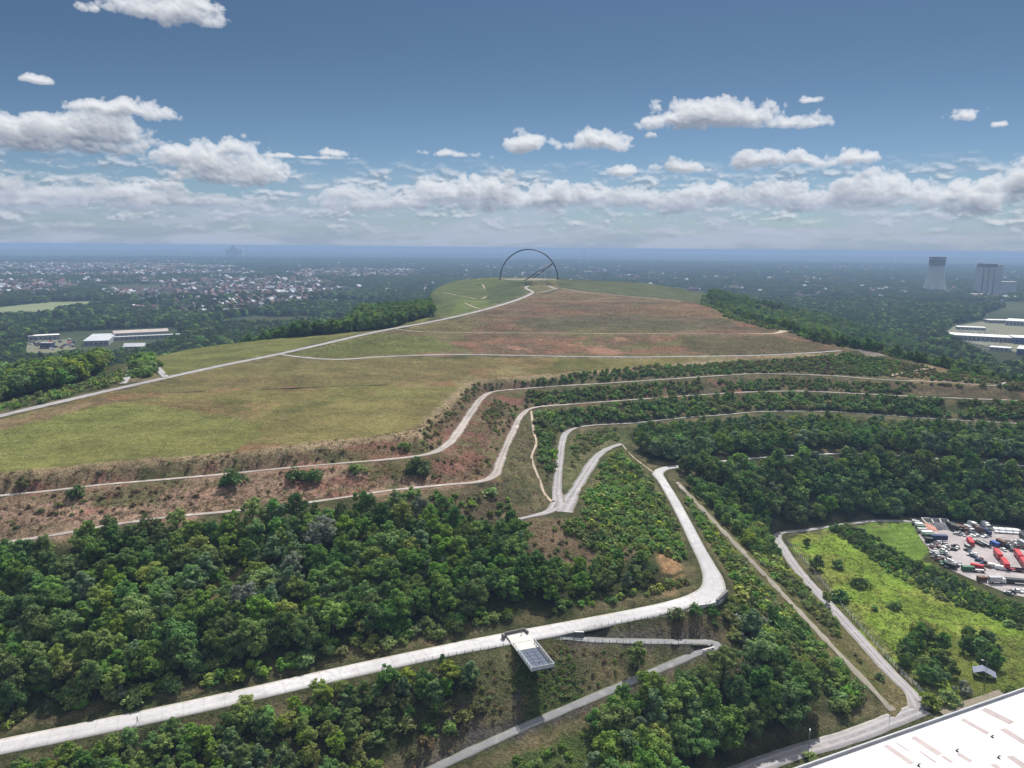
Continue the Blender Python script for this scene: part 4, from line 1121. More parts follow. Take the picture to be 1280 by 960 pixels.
def plant_tufts():
    """grass tussocks and dry stems between the shrubs"""
    g = np.random.default_rng(6); X = []; I = []; S = []
    def lay(poly, spacing, prob, kinds, sr, noise=None, clear=1):
        x, y = scatter(gpoly(poly), spacing, prob, g, noise)
        ok = is_clear(x, y, clear); x, y = x[ok], y[ok]; zz = hz(x, y)
        for a, b, c in zip(x, y, zz):
            s = g.uniform(*sr); X.append((a, b, c - .03)); I.append(kinds[int(g.integers(len(kinds)))]); S.append((s * g.uniform(.9, 1.5), s * g.uniform(.9, 1.5), s))
    lay([(985,672),(1040,660),(1060,662),(1120,716),(1180,746),(1300,785),(1300,870),(1210,860),(1150,860),(1110,830),(1040,750)], 1.5, .6, [0, 1, 0, 2], (.8, 1.9), (9, .40, 3))
    lay([(1062,655),(1135,648),(1150,690),(1130,696)], 1.7, .5, [0, 1], (.7, 1.5), (9, .42, 3))
    lay([(470,1000),(600,830),(640,815),(760,795),(905,770),(905,812),(860,830),(700,900),(560,960)], 1.5, .5, [2, 3, 4, 3], (.6, 1.5))
    lay([(640,815),(706,800),(735,868),(662,902)], 1.1, .7, [2, 4, 2], (.7, 1.5))
    lay([(560,1000),(700,918),(760,890),(740,1000)], 1.2, .7, [2, 4, 0], (.7, 1.5))
    lay([(845,605),(905,640),(970,670),(1010,730),(1110,845),(1150,890),(1112,900),(1060,845),(960,735)], 1.9, .5, [2, 3, 4], (.7, 1.6))
    lay([(640,650),(700,645),(790,650),(800,690),(740,712),(660,700)], 1.9, .6, [2, 3, 4], (.7, 1.6))
    lay([(-60,640),(0,622),(300,594),(530,570),(606,580),(606,602),(490,613),(280,640),(0,681),(-60,695)], 1.7, .6, [3, 5, 3, 5, 2], (.8, 2.0))
    lay([(-60,605),(0,592),(300,565),(515,539),(560,506),(590,480),(605,488),(588,515),(556,556),(530,566),(300,592),(0,618)], 1.8, .6, [3, 5, 2, 5], (.8, 2.0))
    lay([(655,515),(700,508),(780,505),(770,528),(705,538),(690,640),(670,640),(620,612),(600,600),(566,572),(600,500)], 1.8, .6, [2, 5, 4, 5], (.8, 2.0))
    lay([(700,545),(770,533),(800,545),(860,690),(800,700),(700,650)], 2.2, .5, [2, 4, 2], (.8, 1.8))
    lay([(-40,945),(200,896),(400,852),(600,815),(760,790),(750,770),(600,798),(400,832),(200,872),(-40,920)], 1.6, .45, [2, 4, 3, 0], (.6, 1.4))
    lay([(345,446),(480,447),(621,445),(850,447),(1056,438),(981,413),(920,396),(850,376),(740,367),(668,369),(640,379),(560,400),(470,416)], 2.8, .6, [3, 5, 2, 5], (.6, 1.6), (30, .40, 21))
    lay([(-40,600),(0,590),(300,563),(515,537),(578,482),(850,454),(722,449),(480,449),(345,448),(200,478),(0,524)], 3.2, .35, [2, 2, 3, 0], (.35, .9), (40, .45, 22))
    stuff('grass', X, I, S, TUFTS, .12)
    print('tufts', len(X))

# ------------------------------------------------------------------ the plain: woods, groves
CLEARINGS = [[(-20,386),(60,376),(130,376),(150,381),(75,391),(60,397),(-20,401)], [(28,428),(85,414),(140,411),(215,408),(232,420),(232,428),(184,443),(110,450),(30,453)],
             [(1172,421),(1190,405),(1230,398),(1290,394),(1290,468),(1262,463),(1222,450)], [(1152,362),(1186,363),(1186,368.5),(1152,368.5)], [(1212,366),(1262,367),(1262,371),(1212,371)], [(1225,392),(1290,378),(1290,396),(1230,402)],
             [(1082,428),(1102,419),(1114,423),(1092,433)], [(1058,410),(1072,404),(1076,408),(1062,414)]]
TOWN = [[(120,352),(260,346),(400,350),(430,362),(390,376),(330,390),(250,398),(165,392),(130,376)], [(-20,352),(60,352),(110,356),(100,366),(20,368),(-20,372)], [(330,336),(520,338),(520,346),(380,348)],
        [(-20,330),(200,330),(330,336),(330,344),(120,346),(-20,346)]]
def plain_points(n, d0, d1, g):
    a = np.radians(g.uniform(-39, 39, n)); d = np.sqrt(g.uniform(d0 ** 2, d1 ** 2, n))
    x = d * np.sin(a); y = d * np.cos(a)
    return x, y
def plant_plain():
    g = np.random.default_rng(8)
    x, y = plain_points(52000, 620, 2300, g)
    inside = (x > GX0) & (x < GX1) & (y < GY1)
    level = np.where(inside, hz(x, y) < 2.0, True)
    px, py, _ = proj(np.column_stack([x, y, np.zeros_like(x)]))
    d = fbm(x, y, 160, 17, 4)
    keep = level & (d > .40 - .1 * (px > 860))
    for c in CLEARINGS: keep &= ~in_poly(px, py, c)
    for c in TOWN: keep &= ~(in_poly(px, py, c) & (g.random(len(x)) < .9))
    x, y = x[keep], y[keep]; z = np.where((x > GX0) & (x < GX1) & (y < GY1), hz(x, y), -.7)
    s = g.uniform(.75, 1.35, len(x)) * (.8 + .5 * fbm(x, y, 90, 18, 2)); ws = s * g.uniform(.9, 1.25, len(x))
    stuff('plain_woodland', np.column_stack([x, y, z]), g.integers(0, 5, len(x)) * (g.random(len(x)) < .97), np.column_stack([ws, ws, s]), FAR, .03)
    n1 = len(x)
    x, y = plain_points(17000, 2150, 9500, g)
    w = fbm(x, y, 650, 19, 4)
    px, py, _ = proj(np.column_stack([x, y, np.zeros_like(x)]))
    keep = (w > .44) | (g.random(len(x)) < .22)
    for c in CLEARINGS: keep &= ~in_poly(px, py, c)
    for c in TOWN: keep &= ~(in_poly(px, py, c) & (g.random(len(x)) < .7))
    x, y = x[keep], y[keep]
    s = g.uniform(.7, 1.5, len(x)); 
    stuff('distant_woodland', np.column_stack([x, y, np.full(len(x), -.7)]), g.integers(0, 4, len(x)), np.column_stack([s, s, g.uniform(.8, 1.3, len(x))]), GROVES, 0)
    print('plain', n1, len(x))
plant_trees(); plant_shrubs(); plant_tufts(); plant_plain()
# ------------------------------------------------------------------ built things
def frame2(p, q):
    """middle, heading and length of the line p-q"""
    d = q - p
    return (p + q) / 2, math.atan2(d.y, d.x), math.hypot(d.x, d.y)
def slab(name, img, z, material, thick=.3, kind='structure'):
    P = [U(a, b, z) for a, b in img]
    m = MB(); m.prism([(p.x, p.y) for p in P], z - thick, z)
    o = m.build(name, material); tag(o, kind=kind); return o

M['ditch'] = surface_mat('dark_ditch', (.07,.055,.035), .2)
slab('yard', [(1137,647),(1170,650),(1230,654),(1300,664),(1420,674),(1420,775),(1290,748),(1262,742.5),(1225,728),(1190,713),(1166,692),(1150,672)], .16, M['yard'])
slab('road_corner', [(872,757),(889,754.5),(901,750.5),(908.5,743),(903,731),(896,716),(884,722),(878,740)], 26.62, M['plain_slab'], 1.2)
slab('forecourt', [(1168,893),(1176,884),(1205,876),(1236,866.5),(1247,862),(1258,866),(1268,880),(1200,925),(1150,920)], .30, M['gravel_grey'])
def ground_ribbon(name, img, w, material, lift=.3):
    P = [on_ground(*p) for p in img]
    ribbon(name, [(p.x, p.y, float(hz(p.x, p.y)) if p.z > -.5 else -.5, w) for p in P], material, lift, 4, 1.2)
ground_ribbon('country_road', [(1070,431.5),(1080,429.5),(1096,427),(1107,423.5),(1100,420.5),(1094,419)], 7, M['gravel'], 1.0)
ground_ribbon('gravel_spur', [(1087,436.5),(1105,436.5),(1124,437.5),(1132,441)], 3, M['gravel'])
ground_ribbon('dirt_trail', [(1112,470),(1140,464),(1165,460.5),(1180,459.5)], 4, M['dirt'])
ground_ribbon('gravel_spur', [(1225,473),(1245,474.5),(1262,477),(1285,481)], 6, M['gravel'])
ground_ribbon('gravel_spur', [(153,480),(160,470),(163,460),(165,448),(168,440)], 4.5, M['gravel_grey'])
ground_ribbon('gravel_spur', [(207,472),(198,462),(191,452),(187,445)], 4.5, M['gravel_grey'])
ground_ribbon('dirt_trail', [(190,492.5),(250,489.5),(330,486.5),(400,484),(485,481)], .9, M['ditch'], .12)
ground_ribbon('mown_strip', [(541,364),(560,367),(580,371),(600,374),(608,371)], 2.2, M['dirt'])
ground_ribbon('mown_strip', [(599,349),(603,356),(606,361)], 2.0, M['dirt'])
ground_ribbon('mown_strip', [(581,379),(592,384),(601,387)], 2.0, M['dirt'])
# ---- summit arches
def summit():
    R = 45.0; c = Vector((SUMMIT.x, SUMMIT.y, Z_SUM))
    m = MB(); m.prism([(44 * math.cos(k * .1309), 44 * math.sin(k * .1309)) for k in range(48)], -.6, .3)
    tag(m.build('plaza', M['gravel_grey'], None, c), kind='structure')
    a = empty('arch_monument', c, math.radians(-8.7))
    tag(a, 'two slim dark steel arches crossing on the flat summit of the hill', 'monument')
    def arc(f, n=40): return [f(math.pi * k / n) for k in range(n + 1)]
    m = MB(); m.tube(arc(lambda t: (R * math.cos(t), 0, R * 1.02 * math.sin(t))), .95, 8); m.build('upright_arch', M['dark_metal'], a)
    m = MB(); e = math.radians(35); m.tube(arc(lambda t: (R * math.cos(e) * math.sin(t), R * math.cos(t), R * math.sin(e) * math.sin(t))), .8, 8); m.build('tilted_arch', M['dark_metal'], a)
    for x, y in ((30, 9), (24, -14)):
        zt = (x / math.cos(e)) * math.sin(e)
        m = MB(); m.tube([(x, y, .3), (x, y * 1.4, zt)], .28, 6); m.build('strut', M['dark_metal'], a)
    for sx in (-1, 1):
        m = MB(); m.box((sx * R, 0, .6), (4.5, 3.4, 1.6), 0, .8); m.build('footing', M['dark_concrete'], a)
    for sy in (-1, 1):
        m = MB(); m.box((0, sy * R, .5), (3.4, 4.5, 1.4), 0, .8); m.build('footing', M['dark_concrete'], a)
summit()
# ---- platform over the slope
def platform():
    z = 24.75
    A, B, C, D = U(642.5,808,z), U(667.5,802.3,z), U(692,831.5,z), U(666,841,z)
    o = (A + B) / 2; f = (C + D) / 2; d = f - o; L = d.length; rz = math.atan2(d.y, d.x); W = ((A - B).length + (C - D).length) / 2
    r = empty('viewing_platform', o, rz)
    tag(r, 'steel viewing platform with railings jutting out over the slope from the concrete road', 'platform')
    lw = 3.0
    m = MB(); m.box((lw / 2 - 1.2, 0, -.12), (lw + 2.4, W, .3)); m.build('landing', M['concrete'], r)
    m = MB(); m.box(((lw + L) / 2, 0, -.28), (L - lw, W, .12)); m.build('deck_base', M['dark_metal'], r)
    m = MB(); nx, ny = 6, 3; dx = (L - lw) / nx; dy = (W - .5) / ny
    for i in range(nx):
        for j in range(ny): m.box((lw + dx * (i + .5), -W / 2 + .25 + dy * (j + .5), -.12), (dx - .12, dy - .12, .1))
    m.build('deck_grating', M['deck'], r)
    for s in (-1, 1):
        m = MB(); y = s * (W / 2 - .12)
        m.box((L / 2, y, 1.08), (L, .14, .1))
        for k in range(4): m.box((L / 2, y, .2 + k * .22), (L, .04, .03))
        rl = m.build('side_railing', M['grey_metal'], r)
        for k in range(9):
            m = MB(); m.box((L * k / 8, y, .5), (.09, .12, 1.15)); m.build('post', M['dark_metal'], rl)
        m = MB(); m.box((L / 2 - 1.5, s * W * .33, -.75), (L + 3, .45, .85)); m.build('support_beam', M['dark_metal'], r)
    m = MB(); m.box((L, 0, 1.08), (.14, W, .1)); rl = m.build('front_railing', M['grey_metal'], r)
    for k in range(3):
        m = MB(); m.box((L + .03, -W / 2 + W / 3 * (k + .5), .5), (.04, W / 3 - .16, .95)); m.build('pale_panel', M['white_dirty'], rl)
    m = MB(); m.box((-4.6, .15, .02), (6.6, W * .98, .16)); m.build('threshold_slab', M['concrete'], r)
    # viewer on the deck
    t = empty('telescope', r.matrix_basis @ Vector((L - 1.6, -.6, -.07))); tag(t, 'dark pedestal telescope standing on the grating of the viewing platform', 'telescope')
    m = MB(); m.lathe([(.0, 0), (.22, 0), (.2, .06), (.06, .1), (.06, 1.05), (.0, 1.05)], 10); m.build('pedestal', M['dark_metal'], t)
    m = MB(); m.tube([(-.3, 0, 1.2), (.3, 0, 1.32)], [.11, .15], 8); m.box((0, 0, 1.12), (.12, .12, .2)); m.build('barrel', M['charcoal'], t)
    # low wall behind
    w = empty('low_wall', U(641, 793, 24.4)); tag(w, 'dark low retaining wall behind the landing of the viewing platform', 'wall')
    for p, q, nm in (((627.5,795.5),(630.6,798.2),'wall_end'), ((630.6,794.6),(656,788.9),'wall_body'), ((655.5,789),(660,793),'wall_end')):
        c, a, ln = frame2(U(*p, 24.7), U(*q, 24.7)); c = c - w.location
        m = MB(); m.box((c.x, c.y, .6), (ln, .45, 1.5), a); m.build(nm, M['dark_concrete'], w)
platform()
def wing_wall():
    c, a, ln = frame2(U(692.5,796.8,24.2), U(729.5,796.2,23.6))
    r = empty('parapet_wall', (c.x, c.y, 22.6), a); tag(r, 'wedge shaped dark concrete parapet where the asphalt path leaves the concrete road', 'wall')
    m = MB(); m.side([(-ln / 2, 1.2), (ln / 2, -.6), (ln / 2, 2.6), (ln * .2, 2.9), (-ln / 2, 1.9)], -.25, .25); m.build('wall_body', M['dark_concrete'], r)
    m = MB(); m.side([(ln * .2, 2.92), (ln / 2, 2.62), (ln / 2, 2.74), (ln * .2, 3.04)], -.34, .34); m.build('coping', M['concrete'], r)
    p, q = U(896,752.5,26.4), U(909,742.8,26.6); c, a, ln = frame2(p, q)
    r = empty('corner_wall', (c.x, c.y, 26.6), a); tag(r, 'dark concrete corner wall holding the hairpin of the pale road', 'wall')
    m = MB(); m.side([(-ln / 2, -3.6), (ln / 2, -4.2), (ln / 2, 1.35), (-ln / 2, .5)], -.35, .35); m.build('wall_body', M['dark_concrete'], r)
    m = MB(); m.side([(-ln / 2, .52), (ln / 2, 1.37), (ln / 2, 1.47), (-ln / 2, .62)], -.45, .45); m.build('coping', M['dark_concrete'], r)
    p, q = U(878,813.3,18.9), U(892.5,809.6,18.9); c, a, ln = frame2(p, q)
    r = empty('stone_bench', (c.x, c.y, 18.7), a); tag(r, 'long pale stone bench at the bend of the asphalt path', 'bench')
    m = MB(); m.box((0, 0, .45), (ln, .55, .12)); m.build('seat', M['concrete'], r)
    for k in (-.4, 0, .4):
        m = MB(); m.box((ln * k, 0, .2), (.3, .4, .42)); m.build('support', M['dark_concrete'], r)
wing_wall()
def fence(name, label, img, z_or_none, spacing, h, material, wires=(.35, .7, 1.05), lean=0):
    P = []
    for k, p in enumerate(img):
        P.append(U(p[0], p[1], p[2]) if len(p) > 2 else on_ground(*p))
    Q = spline([(p.x, p.y) for p in P], .5)
    s = np.concatenate([[0], np.cumsum(np.linalg.norm(np.diff(Q, axis=0), axis=1))])
    t = np.arange(0, s[-1], spacing); X = np.interp(t, s, Q[:, 0]); Y = np.interp(t, s, Q[:, 1]); Z = hz(X, Y)
    r = empty(name, (X[0], Y[0], Z[0])); tag(r, label, 'fence')
    pm = MB(); pm.box((0, 0, h / 2 - .1), (.11, .11, h + .2)); me = pm.mesh('post', material)
    for x, y, zz in list(zip(X, Y, Z))[:100]:
        o = bpy.data.objects.new('post', me); link(o, r); o.location = (x - X[0], y - Y[0], zz - Z[0])
    m = MB()
    for w in wires: m.tube([(x - X[0], y - Y[0], zz - Z[0] + w) for x, y, zz in zip(X, Y, Z)], .022, 4)
    m.build('wire', M['grey_metal'], r)
fence('wire_fence', 'post and wire fence along the lower edge of the concrete road before the hairpin', [(735,786.5),(790,777.5),(850,766),(880,759),(893,754)], None, 2.2, 1.15, M['dark_metal'])
fence('wire_fence', 'post and wire fence along the outer edge of the upper asphalt path', [(690,802),(740,803.5),(800,806),(850,807),(876,807.5)], None, 2.2, 1.15, M['dark_metal'])
fence('wire_fence', 'post and wire fence on the road edge below the platform on its left', [(520,830),(560,822.5),(600,814),(638,806.5)], None, 2.4, 1.1, M['dark_metal'])
fence('boundary_fence', 'long dark boundary fence between the meadow and the long straight path', [(982,676),(1010,708),(1047,753),(1086,797),(1124,840),(1150,866),(1160,882)], None, 2.6, 1.8, M['dark_metal'], (.2, .5, .8, 1.1, 1.4, 1.7))
fence('picket_fence', 'low pale fence along the back of the paved forecourt', [(1180,882.5),(1205,874.5),(1232,865.5)], None, .9, 1.2, M['wood'], (.4, .9))
# ---- lamps and signs
def lamp(px, py, h, label, aim):
    p = on_ground(px, py)
    r = empty('street_lamp', p, aim); tag(r, label, 'street lamp')
    m = MB(); m.tube([(0, 0, -.2), (0, 0, h * .5), (0, 0, h - .1)], [.11, .085, .055], 8); m.tube([(0, 0, h - .12), (.35, 0, h + .05), (1.0, 0, h + .1)], [.05, .045, .04], 6); m.build('pole', M['grey_metal'], r)
    m = MB(); m.box((1.25, 0, h + .1), (.85, .32, .14), 0, .8); m.build('lamp_head', M['white_dirty'], r)
lamp(1009.5, 951, 8.6, 'slender grey street lamp beside the service road at the wood edge', 1.2)
lamp(1230, 859, 9.0, 'slender grey street lamp in front of the grey sheet shelter', 2.6)
def sign_post():
    p = on_ground(1111, 908); r = empty('sign_post', p, .6); tag(r, 'small post with a plate where the straight track meets the service road', 'sign')
    m = MB(); m.tube([(0, 0, -.2), (0, 0, 3.2)], .06, 6); m.build('pole', M['grey_metal'], r)
    m = MB(); m.box((0, .05, 2.9), (.6, .04, .6)); m.build('plate', M['white'], r)
sign_post()
# ---- people
def person(loc, rz, label, shirt, legs, stride=.28):
    J = {'pelvis': (0, 0, .95), 'belly': (0, 0, 1.12), 'chest': (0, .02, 1.32), 'neck': (0, .02, 1.5), 'head': (0, .05, 1.62), 'crown': (0, .04, 1.73),
         'hl': (-.1, 0, .9), 'kl': (-.1, stride * .6, .5), 'fl': (-.1, stride * .55, .07), 'tl': (-.1, stride * .55 + .16, .04), 'hr': (.1, 0, .9), 'kr': (.1, -stride * .15, .5), 'fr': (.1, -stride, .09), 'tr': (.1, -stride + .15, .03),
         'sl': (-.19, .01, 1.42), 'el': (-.25, -.06, 1.15), 'wl': (-.25, .1, .95), 'dl': (-.24, .15, .88), 'sr': (.19, .01, 1.42), 'er': (.25, .03, 1.15), 'wr': (.24, .2, .98), 'dr': (.23, .25, .92)}
    Rd = {'pelvis': .15, 'belly': .135, 'chest': .16, 'neck': .06, 'head': .1, 'crown': .07, 'h': .095, 'k': .062, 'f': .045, 't': .04, 's': .065, 'e': .045, 'w': .035, 'd': .035}
    E = [('pelvis','belly'),('belly','chest'),('chest','neck'),('neck','head'),('head','crown'),('pelvis','hl'),('hl','kl'),('kl','fl'),('fl','tl'),('pelvis','hr'),('hr','kr'),('kr','fr'),('fr','tr'),('chest','sl'),('sl','el'),('el','wl'),('wl','dl'),('chest','sr'),('sr','er'),('er','wr'),('wr','dr')]
    ks = list(J); me = bpy.data.meshes.new('body'); me.from_pydata([J[k] for k in ks], [(ks.index(a), ks.index(b)) for a, b in E], [])
    o = bpy.data.objects.new('body', me); COL.objects.link(o)
    md = o.modifiers.new('skin', 'SKIN'); sv = me.skin_vertices[0].data
    for i, k in enumerate(ks):
        r = Rd.get(k, Rd.get(k[0])); sv[i].radius = (r, r * (.75 if k in ('chest', 'belly', 'pelvis') else 1)); sv[i].use_root = k == 'pelvis'
    sb = o.modifiers.new('sub', 'SUBSURF'); sb.levels = 1; sb.render_levels = 1
    dg = bpy.context.evaluated_depsgraph_get(); ev = bpy.data.meshes.new_from_object(o.evaluated_get(dg)); ev.name = 'body'
    bpy.data.objects.remove(o)
    ev.materials.clear()
    for mm in (M['skin'], shirt, legs, M['charcoal']): ev.materials.append(mm)
    for p in ev.polygons:
        z = p.center.z; x = abs(p.center.x)
        p.material_index = 3 if z < .11 else (2 if z < .98 and x < .2 else (1 if z < 1.48 and not (x > .2 and z < 1.1) else 0)); p.use_smooth = True
    r = empty('person', loc, rz); tag(r, label, 'person')
    link(bpy.data.objects.new('body', ev), r)
    m = MB(); m.lathe([(.0, 1.80), (.06, 1.79), (.1, 1.73), (.108, 1.66), (.09, 1.6)], 12, (0, .03)); m.build('hair', M['cloth_dark'], r)
    return r
person(U(172, 903.5, 22.65), 2.0, 'person in dark clothes walking along the pale concrete road', M['cloth_dark'], M['cloth_dark'])
person(U(652, 793.5, 24.75) + Vector((0, 0, .15)), -2.6, 'person in grey top standing by the low wall at the platform landing', M['cloth_grey'], M['cloth_dark'], .1)
# ---- grey shelter
def shelter():
    p = U(1229, 846, .05); r = empty('shelter', p, -.45); tag(r, 'grey blue sheet roofed shelter under the dark trees on the meadow', 'shelter')
    m = MB(); m.side([(-3.2, 1.7), (-.4, 3.0), (3.6, 1.4), (3.6, 1.5), (-.4, 3.12), (-3.2, 1.8)], -2.2, 2.2); m.build('sheet_roof', M['tarp'], r)
    for x in (-3.0, 3.3):
        for y in (-2, 2):
            m = MB(); m.box((x, y, .75), (.12, .12, 1.6)); m.build('post', M['wood'], r)
    m = MB(); m.box((-3.0, 0, .8), (.1, 3.8, 1.6)); m.build('back_wall', M['navy'], r)
shelter()
# ---- white hall
def hall():
    z = 9.0
    a, b = U(1000, 961, z), U(1280, 862.5, z); d = (b - a).normalized(); a2 = a - d * 34; L = (b - a).length + 34 + 70; D = 62
    r = empty('industrial_hall', (a2.x, a2.y, 0), math.atan2(d.y, d.x)); tag(r, 'huge hall with flat white roof and grey parapet beside the service road', 'hall')
    iv = Matrix.Rotation(-math.atan2(d.y, d.x), 4, 'Z')
    def loc(px, py, zz=z): return iv @ (U(px, py, zz) - Vector((a2.x, a2.y, 0)))
    m = MB(); m.box((L / 2, -D / 2, z / 2 - .3), (L - .1, D - .1, z - .4)); m.build('wall', M['blue_clad'], r)
    m = MB(); m.box((L / 2, -D / 2, z - .15), (L, D, .3)); rf = m.build('roof', M['roof_white'], r)
    m = MB(); m.box((L / 2, -.2, z + .25), (L, .4, 1.1)); m.box((.2, -D / 2, z + .25), (.4, D - .84, 1.1)); m.build('parapet', M['grey_roof'], r)
    m = MB(); m.box((L / 2, -.12, z + .84), (L + .1, .42, .08)); m.build('coping', M['light_roof'], r)
    S = [((1229,886),(1265,904),2.6), ((1203,899),(1235,917),1.7), ((1141,921),(1175,943),2.0), ((1178,945),(1190,953),1.2), ((1107,931.5),(1140,954.5),1.8), ((1253,911),(1282,929),2.2), ((1262,945),(1283,960),2.2), ((1197,942),(1214,952),1.5), ((1241,955),(1252,963),1.6), ((1120,928),(1136,939),.7), ((1150,939),(1170,953),.7)]
    for p, q, w in S:
        P, Q = loc(*p), loc(*q); c, h, ln = frame2(P, Q)
        m = MB(); m.box((c.x, c.y, z + .035), (ln, w, .05), h); m.build('skylight', M['skylight'], rf)
    for p in ((1240,921.5),(1196,939),(1248,947.5),(1148,957.5)):
        q = loc(*p); m = MB(); m.box((q.x, q.y, z + .08), (.7, .7, .12)); m.tube([(q.x, q.y, z), (q.x, q.y, z + .6)], .15, 8); m.tube([(q.x, q.y, z + .58), (q.x + .4, q.y - .3, z + .72)], .16, 8); m.build('roof_vent', M['dark_metal'], rf)
    # sheet seams of the membrane
    m = MB(); k = 6
    while k < L: m.box((k, -D / 2, z + .02), (.07, D - 1.2, .03)); k += 6.2
    m.build('seam', M['light_roof'], rf)
hall()
# ---- vehicles
def wheels(r, xs, y, rad=.5, w=.3):
    m = MB(); m.tube([(0, -w / 2, 0), (0, w / 2, 0)], rad, 10); me = m.mesh('wheel', M['tyre'])
    for x in xs:
        for s in (-1, 1):
            o = bpy.data.objects.new('wheel', me); link(o, r); o.location = (x, s * y, rad)
def make_car(name, mt, van=False):
    r = empty(name, (0, 0, 0)); L, W = (5.2, 1.95) if van else (4.3, 1.78)
    m = MB()
    if van: m.side([(-L/2,.35),(L/2,.35),(L/2,.95),(L/2-.75,1.25),(L/2-1.5,2.15),(-L/2+.1,2.2),(-L/2,1.2)], -W/2, W/2)
    else: m.side([(-L/2,.3),(L/2,.3),(L/2,.62),(L/2-.2,.8),(L/2-1.1,.92),(-L/2+.3,.95),(-L/2,.85)], -W/2, W/2)
    m.build('body', mt, r)
    m = MB()
    if van: m.side([(L/2-.82,1.27),(L/2-1.5,2.06),(L/2-1.62,2.06),(L/2-.95,1.27)], -W/2+.12, W/2-.12)
    else: m.side([(L/2-1.05,.92),(L/2-1.75,1.4),(-L/2+1.0,1.42),(-L/2+.35,.95)], -W/2+.14, W/2-.14)
    m.build('windows', M['glass'], r)
    if not van:
        m = MB(); m.box((-.18, 0, 1.43), (1.75, W - .4, .05)); m.build('roof', mt, r)
    wheels(r, (-L*.31, L*.31), W/2 - .1, .32, .22)
    return r
def make_trailer(name, mt, L=12.5, H=2.7):
    r = empty(name, (0, 0, 0)); m = MB(); m.box((0, 0, 1.15 + H/2), (L, 2.5, H)); m.build('box_body', mt, r)
    m = MB(); m.box((0, 0, .95), (L*.96, 1.0, .3)); m.box((L*.3, .5, .5), (.15, .15, 1.0)); m.box((L*.3, -.5, .5), (.15, .15, 1.0)); m.build('chassis', M['dark_metal'], r)
    m = MB(); m.box((-L/2 - .03, .62, 1.15 + H/2), (.05, 1.2, H*.94)); m.box((-L/2 - .03, -.62, 1.15 + H/2), (.05, 1.2, H*.94)); m.build('rear_door', mt, r)
    wheels(r, (-L*.36, -L*.26, -L*.16), 1.0); return r
def make_truck(name, box, cab, L=8.0, H=2.5):
    r = empty(name, (0, 0, 0)); m = MB(); m.box((-.9, 0, 1.1 + H/2), (L - 2.2, 2.45, H)); m.build('box_body', box, r)
    m = MB(); x0 = L/2 - 1.95; m.side([(x0,.55),(L/2,.55),(L/2,1.5),(L/2-.25,2.75),(x0,2.85)], -1.15, 1.15); c = m.build('cab', cab, r)
    m = MB(); m.side([(L/2+.02,1.62),(L/2-.22,2.6),(L/2-.26,2.6),(L/2-.02,1.62)], -1.0, 1.0); m.build('windscreen', M['glass'], c)
    m = MB(); m.box((0, 0, .8), (L*.96, .9, .25)); m.build('chassis', M['dark_metal'], r)
    wheels(r, (-L*.28, L*.36), 1.0); return r
def make_container(name, mt, L=6.06):
    r = empty(name, (0, 0, 0)); m = MB(); m.box((0, 0, 1.3), (L, 2.4, 2.55))
    k = -L/2 + .3
    while k < L/2: m.box((k, 1.22, 1.3), (.14, .05, 2.3)); m.box((k, -1.22, 1.3), (.14, .05, 2.3)); k += .32
    m.build('shell', mt, r)
    m = MB(); m.box((-L/2 - .03, 0, 1.3), (.05, 2.2, 2.3)); m.build('door', mt, r)
    for x in (-L/2, L/2):
        for y in (-1.2, 1.2):
            m = MB(); m.box((x, y, 1.3), (.14, .14, 2.62)); m.build('corner_post', M['dark_metal'], r)
    return r
def make_flatbed(name, mt, L=9.0):
    r = empty(name, (0, 0, 0)); m = MB(); m.box((0, 0, 1.1), (L, 2.4, .2)); m.build('load_bed', mt, r)
    m = MB(); m.box((L/2 - .1, 0, 1.6), (.15, 2.4, .9)); m.box((0, 1.18, 1.35), (L*.98, .06, .4)); m.box((0, -1.18, 1.35), (L*.98, .06, .4)); m.build('side_boards', M['dark_metal'], r)
    m = MB(); m.box((0, 0, .85), (L*.95, .9, .26)); m.build('chassis', M['dark_metal'], r)
    wheels(r, (-L*.32, -L*.2, L*.34), 1.0); return r
_proto = {}
def place(kind, key, maker, loc, rz, label, cat, group=None):
    if key not in _proto:
        o = maker(); _proto[key] = o; o.location = loc; o.rotation_euler = (0, 0, rz)
    else: o = copy_tree(_proto[key], loc, rz)
    for k in ('label', 'category', 'group'):
        if k in o: del o[k]
    if loc[1] < 420 and abs(loc[2] - .16) < .01: o.scale = (.84, .84, .84)
    tag(o, label, cat, group); return o
